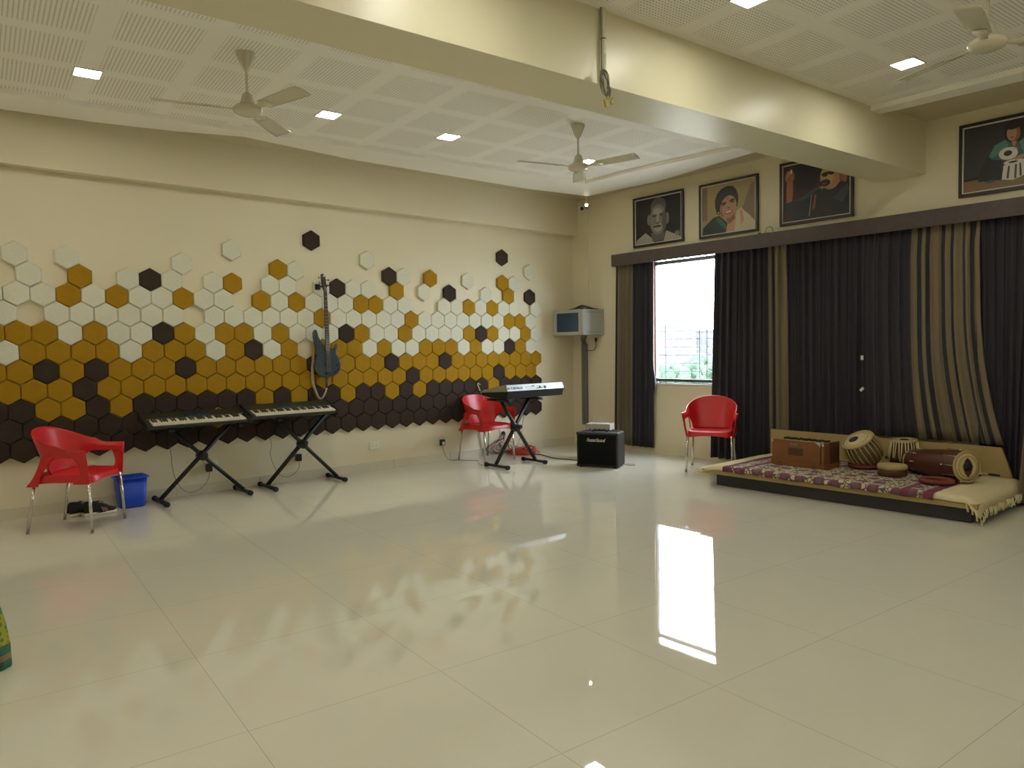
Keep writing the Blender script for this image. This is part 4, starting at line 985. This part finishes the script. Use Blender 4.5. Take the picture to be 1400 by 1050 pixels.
P4 = [('k', BGR), ('dk', [(0, .2), (.45, .3), (.5, 1), (0, 1)]), ('pur', [(.72, .3), (1, .3), (1, 1), (.75, 1)]), ('flo', [(0, 0), (0, .17), (.2, .18), (.5, .10), (1, .14), (1, 0)]), ('tan', [(.3, 0), (.55, .12), (1, .15), (1, 0)]), ('k', [(.20, .14), (.50, .12), (.50, .55), (.32, .50), (.22, .3)]), ('teald', [(.36, .46), (.48, .66), (.62, .72), (.86, .70), (.98, .62), (1, .3), (.8, .24), (.56, .4)]), ('teal', [(.34, .50), (.42, .66), (.56, .72), (.60, .62), (.48, .52), (.38, .47)]), ('teal', [(.74, .70), (.90, .68), (.98, .58), (.95, .40), (.82, .42), (.76, .56)]), ('teal', [(.78, .24), (.92, .22), (.95, .32), (.8, .34)]),
    ('hair', ell(.69, .82, .15, .175)), ('skin', ell(.66, .80, .085, .125)), ('skd', ell(.70, .79, .05, .11)), ('skin', ell(.645, .80, .06, .115)), ('hair', ell(.65, .90, .10, .05)), ('lip', ell(.645, .735, .025, .01)), ('skin', [(.64, .67), (.71, .67), (.69, .60), (.66, .60)]), ('skin', ell(.66, .555, .06, .035)), ('white', ell(.60, .50, .125, .095, 24, -.1)), ('nav', ell(.595, .505, .055, .042)), ('white', [(.52, .12), (.54, .33), (.80, .36), (.82, .14), (.66, .09)]), ('white', ell(.68, .36, .14, .04)), ('nav', ell(.665, .362, .06, .016)), ('pur', [(.58, .13), (.60, .31), (.625, .31), (.61, .12)]), ('pur', [(.68, .11), (.69, .32), (.715, .32), (.71, .11)]), ('pur', [(.75, .13), (.745, .33), (.765, .33), (.78, .14)]), ('skin', [(.66, .42), (.80, .46), (.82, .41), (.70, .38)]), ('teald', ell(.36, .115, .06, .022))]
portrait(4.925, 5.735, 2.662, 3.305, [(k_, pl_ if n_ < 5 else [(p*.78, q) for p, q in pl_]) for n_, (k_, pl_) in enumerate(P4)], 'framed portrait of a tabla player in teal, rightmost above the pelmet')

# ================================================================== LOW STAGE AND INSTRUMENTS
PX0, PX1, PY0, PY1 = 3.12, 5.52, -1.375, -.16
t = thing('low_stage', 'low tan stage platform on a black plinth with a back board', 'platform', (4.3, -.75, 0))
def lb_(lo, hi, bev=.004): return MB().box(Vector(lo)-Vector((4.3, -.75, 0)), Vector(hi)-Vector((4.3, -.75, 0)), bevel=bev)
lb_((3.25, -1.325, 0), (5.465, -.22, .112)).build('plinth', PLINTH, t)
lb_((PX0, PY0, .112), (PX1, PY1, .152)).build('top_board', WOODT, t)
b = MB(); b.prism([(3.19-4.3, .152), (5.435-4.3, .152), (5.425-4.3, .22), (5.345-4.3, .447), (3.19-4.3, .452)], .028, 'xz', -.215+.75); o = b.build('back_board', WOODT, t); o['label'] = 'tan upright back board of the stage'
# cream bedcover with tassels over the right end
t = thing('bedcover', 'cream cotton cover with tasselled edge spread over the stage', 'cloth', (4.3, -.75, 0))
def cov(u, v):
    x = 3.075+u*(5.545-3.075); y = -1.385+v*(1.385-.225)
    z = .196+.003*math.sin(7*x+3*y)+.002*math.sin(23*x)
    eL = max(0, 3.25-x)/.18; eR = max(0, x-5.44)/.105; eF = max(0, -1.335-y)/.05
    z -= .050*min(1, eL)**1.6 + .006*eL; z -= .085*min(1, eR)**1.8; z -= .040*min(1, eF)**1.6
    z += .006*max(eL, eR)*math.sin(30*y)
    z = max(z, .1555 if x < 5.527 and y > -1.379 else .09)
    if x > 5.45 and y < -1.30: z -= .045*(x-5.45)/.1*( -1.30-y)/.085
    return Vector((x-4.3, y+.75, z))
b = MB(); b.grid(cov, 80, 30); o = b.build('cover', CREAMC, t); solid(o, .004)
edge = [cov(1, v) for v in [k/34 for k in range(35)]] + [cov(u, 0) for u in (.985, .972, .96)]
for k, p in enumerate(edge):
    rn = random.Random(k); Ln = .055+.012*rn.random()
    MB().tube([p+Vector((.002, 0, .002)), p+Vector((.010+.004*rn.uniform(-1, 1), .004*rn.uniform(-1, 1), -Ln*.45)), p+Vector((.010+.008*rn.uniform(-1, 1), .008*rn.uniform(-1, 1), -Ln))], [.004, .0065, .0075], 6).build('tassel', CREAMC, t)
# printed sheet
t = MB()
def sh(u, v):
    x = 3.36+u*(5.225-3.36); s = v*1.17
    f = .058
    if s < f: y = -1.394; z = .152+s/f*.045+.004*math.sin(26*x)*(1-s/f)
    else: y = -1.394+(s-f); z = .2035+.002*math.sin(9*x+5*y)+.0015*math.sin(31*x+4*y)
    return Vector((x-4.2925, y+.80, z))
t.grid(sh, 70, 46); o = t.build('printed_sheet', SHEET); o.location = (4.2925, -.80, 0); solid(o, .003); tag(o, 'maroon and cream floral printed sheet laid across the stage', 'sheet')

ZS = .208
# harmonium
t = thing('harmonium', 'brown wooden harmonium with metal corners at the left of the stage', 'harmonium', (3.615, -.95, ZS), math.atan2(-.032, .549)-.0)
W, D, H = .552, .27, .245
MB().box((0, 0, 0), (W, D, .045), bevel=.003).build('base', HARM, t)
MB().box((.010, .012, .045), (W-.010, D-.004, H-.05), bevel=.003).build('body', HARMD, t)
p_ = MB().box((.012, .002, .047), (W-.045, .013, H), bevel=.003).build('front_panel', HARM, t)
MB().box((W-.036, .004, .045), (W-.008, .10, H-.002), bevel=.003).build('side_post', HARM, t)
MB().box((W-.012, .10, .045), (W-.003, D-.006, H), bevel=.002).build('end_panel', HARMD, t)
pk = MB().box((.185, -.0008, .105), (.335, .0025, .175)).build('name_panel', HARMD, p_)
mk = MB()
for k in range(5): mk.bar((.215+.018*k, -.0016, .125), (.222+.018*k+.006*(k % 2), -.0016, .150), .006, .0012, (0, 1, 0))
mk.build('name_marks', BLACK, pk)
mk = MB(); mk.box((.205, -.003, .200), (.285, .0035, .222), bevel=.003); mk.build('latch_plate', TRUNKG, p_)
for pts in ([(W-.095, H), (W-.046, H), (W-.046, H-.042), (W-.055, H-.022), (W-.07, H-.012)], [(.012, H), (.020, H), (.020, H-.03), (.012, H-.03)]):
    MB().prism(pts, -.0035, 'xz', .0022).build('corner_bracket', FILLET, p_)
MB().box((W-.024, .0005, H-.03), (W-.010, .004, H-.004)).build('corner_bracket', FILLET, t)
MB().box((.02, .09, H-.05), (W-.02, D-.05, H-.038)).build('key_bed', HARMD, t)
hk = None
for k in range(25):
    if hk is None: hk = MB().box((-.0085, -.060, 0), (.0085, .060, .012), bevel=.001).build('white_key', IVORY, t); o = hk
    else: o = hk.copy(); COL.objects.link(o); o.parent = t
    o.location = (.035+.0198*k, .155, H-.038)
hb = None
for k in range(24):
    if k % 7 in (2, 6): continue
    if hb is None: hb = MB().box((-.0055, -.034, 0), (.0055, .034, .016), bevel=.0015).build('black_key', BLACK, t); o = hb
    else: o = hb.copy(); COL.objects.link(o); o.parent = t
    o.location = (.045+.0198*k, .185, H-.012)
for x_ in (.085, .44):
    q = MB(); q.lathe([(.006, 0), (.006, .004)], c=(x_, 0, .022), axis=(0, -1, 0), n=10); q.lathe([(.006, 0), (.006, .004)], c=(x_+.022, 0, .022), axis=(0, -1, 0), n=10); q.build('stop_knob', BLACK, t)

def ring_cushion(loc, R, r, label, tilt=0):
    t = MB()
    t.rings([[Vector(((R+r*math.cos(b_))*math.cos(a), (R+r*math.cos(b_))*math.sin(a), r*.85*math.sin(b_)+r*.85+.0015*math.sin(30*a))) for b_ in [2*PI*j/10 for j in range(10)]] for a in [2*PI*k/60 for k in range(60)]], True, False, True)
    o = t.build('ring_cushion', REDC); o.location = loc; o.rotation_euler = (0, tilt, 0)
    return tag(o, label, 'cushion', 'red ring cushions under the drums')
ring_cushion((4.345, -.60, ZS), .105, .026, 'red ring cushion under the metal bowl drum')
ring_cushion((4.617, -.375, ZS), .095, .026, 'red ring cushion under the laced upright drum, mostly hidden')
ring_cushion((5.10, -.962, ZS), .108, .024, 'red ring cushion in front of the long barrel drum')

def drum_head(t, c, ax, R, pr_, off, nm='head'):
    """hide head with rim ring and black paste"""
    ax = Vector(ax).normalized(); c = Vector(c)
    h = MB().lathe([(R*.99, -.012), (R*1.03, -.006), (R*1.02, .004), (R*.93, .010), (R*.90, .006)], c=c, axis=ax, n=40, cap=False); o = h.build('head_rim', SKIND, t)
    h = MB().lathe([(R*.91, .004), (R*.70, .0065), (R*.0, .0068)], c=c, axis=ax, n=40, cap=True); hd = h.build(nm, SKIN, t)
    h = MB().lathe([(R*.72, .0062), (R*.72, .0078), (R*.64, .0078), (R*.64, .0062)], c=c, axis=ax, n=40, cap=False); h.build('head_ring', SKIND, hd)
    x = ax.orthogonal().normalized(); y = ax.cross(x)
    MB().lathe([(pr_, .0068), (pr_*.95, .0088), (0, .0092)], c=c+Vector(off), axis=ax, n=28).build('black_spot', PASTE, hd)
# dagga: metal bowl drum, tilted
t = thing('bayan_drum', 'squat metal bowl drum tilted on a red ring, beside the harmonium', 'drum', (4.345, -.60, ZS+.028))
ax = Vector((-.22, -.50, .84)).normalized(); ct = Vector((.0, .0, .135))
MB().lathe([(.03, -.152), (.085, -.142), (.125, -.105), (.150, -.045), (.155, .0), (.148, .05), (.132, .095), (.128, .115)], c=ct, axis=ax, n=40).build('bowl', METALB, t)
ch_ = ct+ax*.122
drum_head(t, ch_, ax, .143, .044, Vector((-.036, .006, -.006)))
x = ax.orthogonal().normalized(); y = ax.cross(x); 
for k in range(22):
    a0 = 2*PI*k/22; a1 = a0+.14
    pts = [ct+ax*h+(x*math.cos(a0*(1-s)+a1*s)+y*math.sin(a0*(1-s)+a1*s))*(r+.004) for s, (r, h) in zip((0, .3, .6, 1), ((.140, .112), (.153, .04), (.155, -.02), (.135, -.095)))]
    MB().tube(pts, .006, 6).build('lacing_strap', SKIND, t)
MB().lathe([(.112, -.118), (.119, -.118), (.119, -.110), (.112, -.110)], c=ct, axis=ax, n=32, cap=False).build('bottom_hoop', REDC, t)
# dayan
t = thing('tabla_drum', 'upright wooden drum with pale lacing, behind the small brown drum', 'drum', (4.617, -.375, ZS+.028))
MB().lathe([(.085, 0), (.118, .015), (.128, .05), (.125, .09), (.108, .20), (.103, .225)], n=36).build('shell', DHOL, t)
drum_head(t, (0, 0, .232), (0, -.05, 1), .110, .040, (.008, -.012, 0))
for k in range(28):
    a0 = 2*PI*k/28; a1 = a0+(.10 if k % 2 else -.06)
    MB().tube([((.110)*math.cos(a0), .110*math.sin(a0), .225), (.128*math.cos((a0+a1)/2), .128*math.sin((a0+a1)/2), .11), (.132*math.cos(a1), .132*math.sin(a1), .045)], .0045, 6).build('lacing_strap', LACE, t)
for k in range(6):
    a = 2*PI*k/6+.35; MB().lathe([(.014, -.025), (.016, 0), (.014, .025)], c=(.142*math.cos(a), .142*math.sin(a), .065), axis=(-math.sin(a), math.cos(a), 0), n=10).build('tuning_block', DHOL, t)
# small frame drum
t = thing('small_drum', 'small shallow dark brown drum with pale top, front of the laced drum', 'drum', (4.70, -.835, ZS), 0)
MB().lathe([(.112, 0), (.117, .008), (.117, .060), (.112, .064)], n=36).build('shell', HARMD, t)
MB().lathe([(.114, .060), (.1185, .062), (.1185, .092), (.112, .097), (0, .098)], n=36).build('skin', SKIND, t)
# barrel drum
t = thing('barrel_drum', 'long dark red barrel drum lying on its side with bolted heads', 'drum', (4.95, -.60, ZS))
cL = Vector((4.735, -.50, .302))-Vector((4.95, -.60, ZS)); cR = Vector((5.265, -.79, .342))-Vector((4.95, -.60, ZS)); Ln = (cR-cL).length; ax = (cR-cL).normalized()
prof = [(.094, 0), (.100, .02), (.112, .14), (.120, .25), (.126, .36), (.130, .46), (.129, .54), (.126, .58), (.122, Ln)]
MB().lathe(prof, c=cR-ax*Ln, axis=ax, n=40).build('barrel', DHOL, t)
drum_head(t, cR, ax, .128, .045, (0, 0, 0), 'right_head')
drum_head(t, cR-ax*Ln, -ax, .096, .04, (0, 0, 0), 'left_head')
x = Vector((0, 0, 1)); x = (x-ax*x.dot(ax)).normalized(); y = ax.cross(x)
def rad(h):
    for (r0, h0), (r1, h1) in zip(prof, prof[1:]):
        if h0 <= h <= h1: return r0+(r1-r0)*(h-h0)/(h1-h0)
    return .14
for k in range(10):
    a = 2*PI*k/10+.2; dv = x*math.cos(a)+y*math.sin(a)
    for h0, h1 in ((-.004, .165), (.455, .625)):
        h0, h1 = (h0, h1) if h0 < .2 else (Ln-.165, Ln+.004); P0 = cR-ax*Ln+ax*h0+dv*(rad(max(0, h0))+.010); P1 = cR-ax*Ln+ax*h1+dv*(rad(min(Ln, h1))+.010)
        bb = MB(); bb.tube([P0, P1], .0028, 6)
        m_ = P1*.75+P0*.25 if h0 < .2 else P0*.75+P1*.25
        bb.sphere(m_, .007, 8); bb.build('tuning_bolt', CHROME, t)
dm = MB(); pts = [cR+ax*.0095+(x*p+y*q) for p, q in ((.075, 0), (.05, .026), (.03, .036), (0, .05), (-.03, .040), (-.055, .03), (-.088, 0), (-.055, -.03), (-.03, -.04), (0, -.05), (.03, -.036), (.05, -.026))]
f_ = dm.face(pts); dm.build('head_stain', DHOL, t)
dm = MB().lathe([(.040, .0102), (0, .0104)], c=cR, axis=ax, n=24); dm.build('centre_spot', PASTE, t)
# stick by the back board
t = thing('drum_beater', 'short dark stick with yellow band lying at the back board', 'stick', (5.24, -.30, ZS+.008))
MB().tube([(-.16, .01, .004), (.0, 0, .004)], .007, 8).build('shaft', FILLET, t)
MB().lathe([(.012, -.02), (.013, 0), (.012, .02)], c=(.02, -.002, .004), axis=(1, -.05, 0), n=12).build('band', YELT, t)
MB().lathe([(.010, .02), (.012, .05), (.010, .10), (.004, .105)], c=(.02, -.002, .004), axis=(1, -.05, 0), n=12).build('grip', BLACK, t)
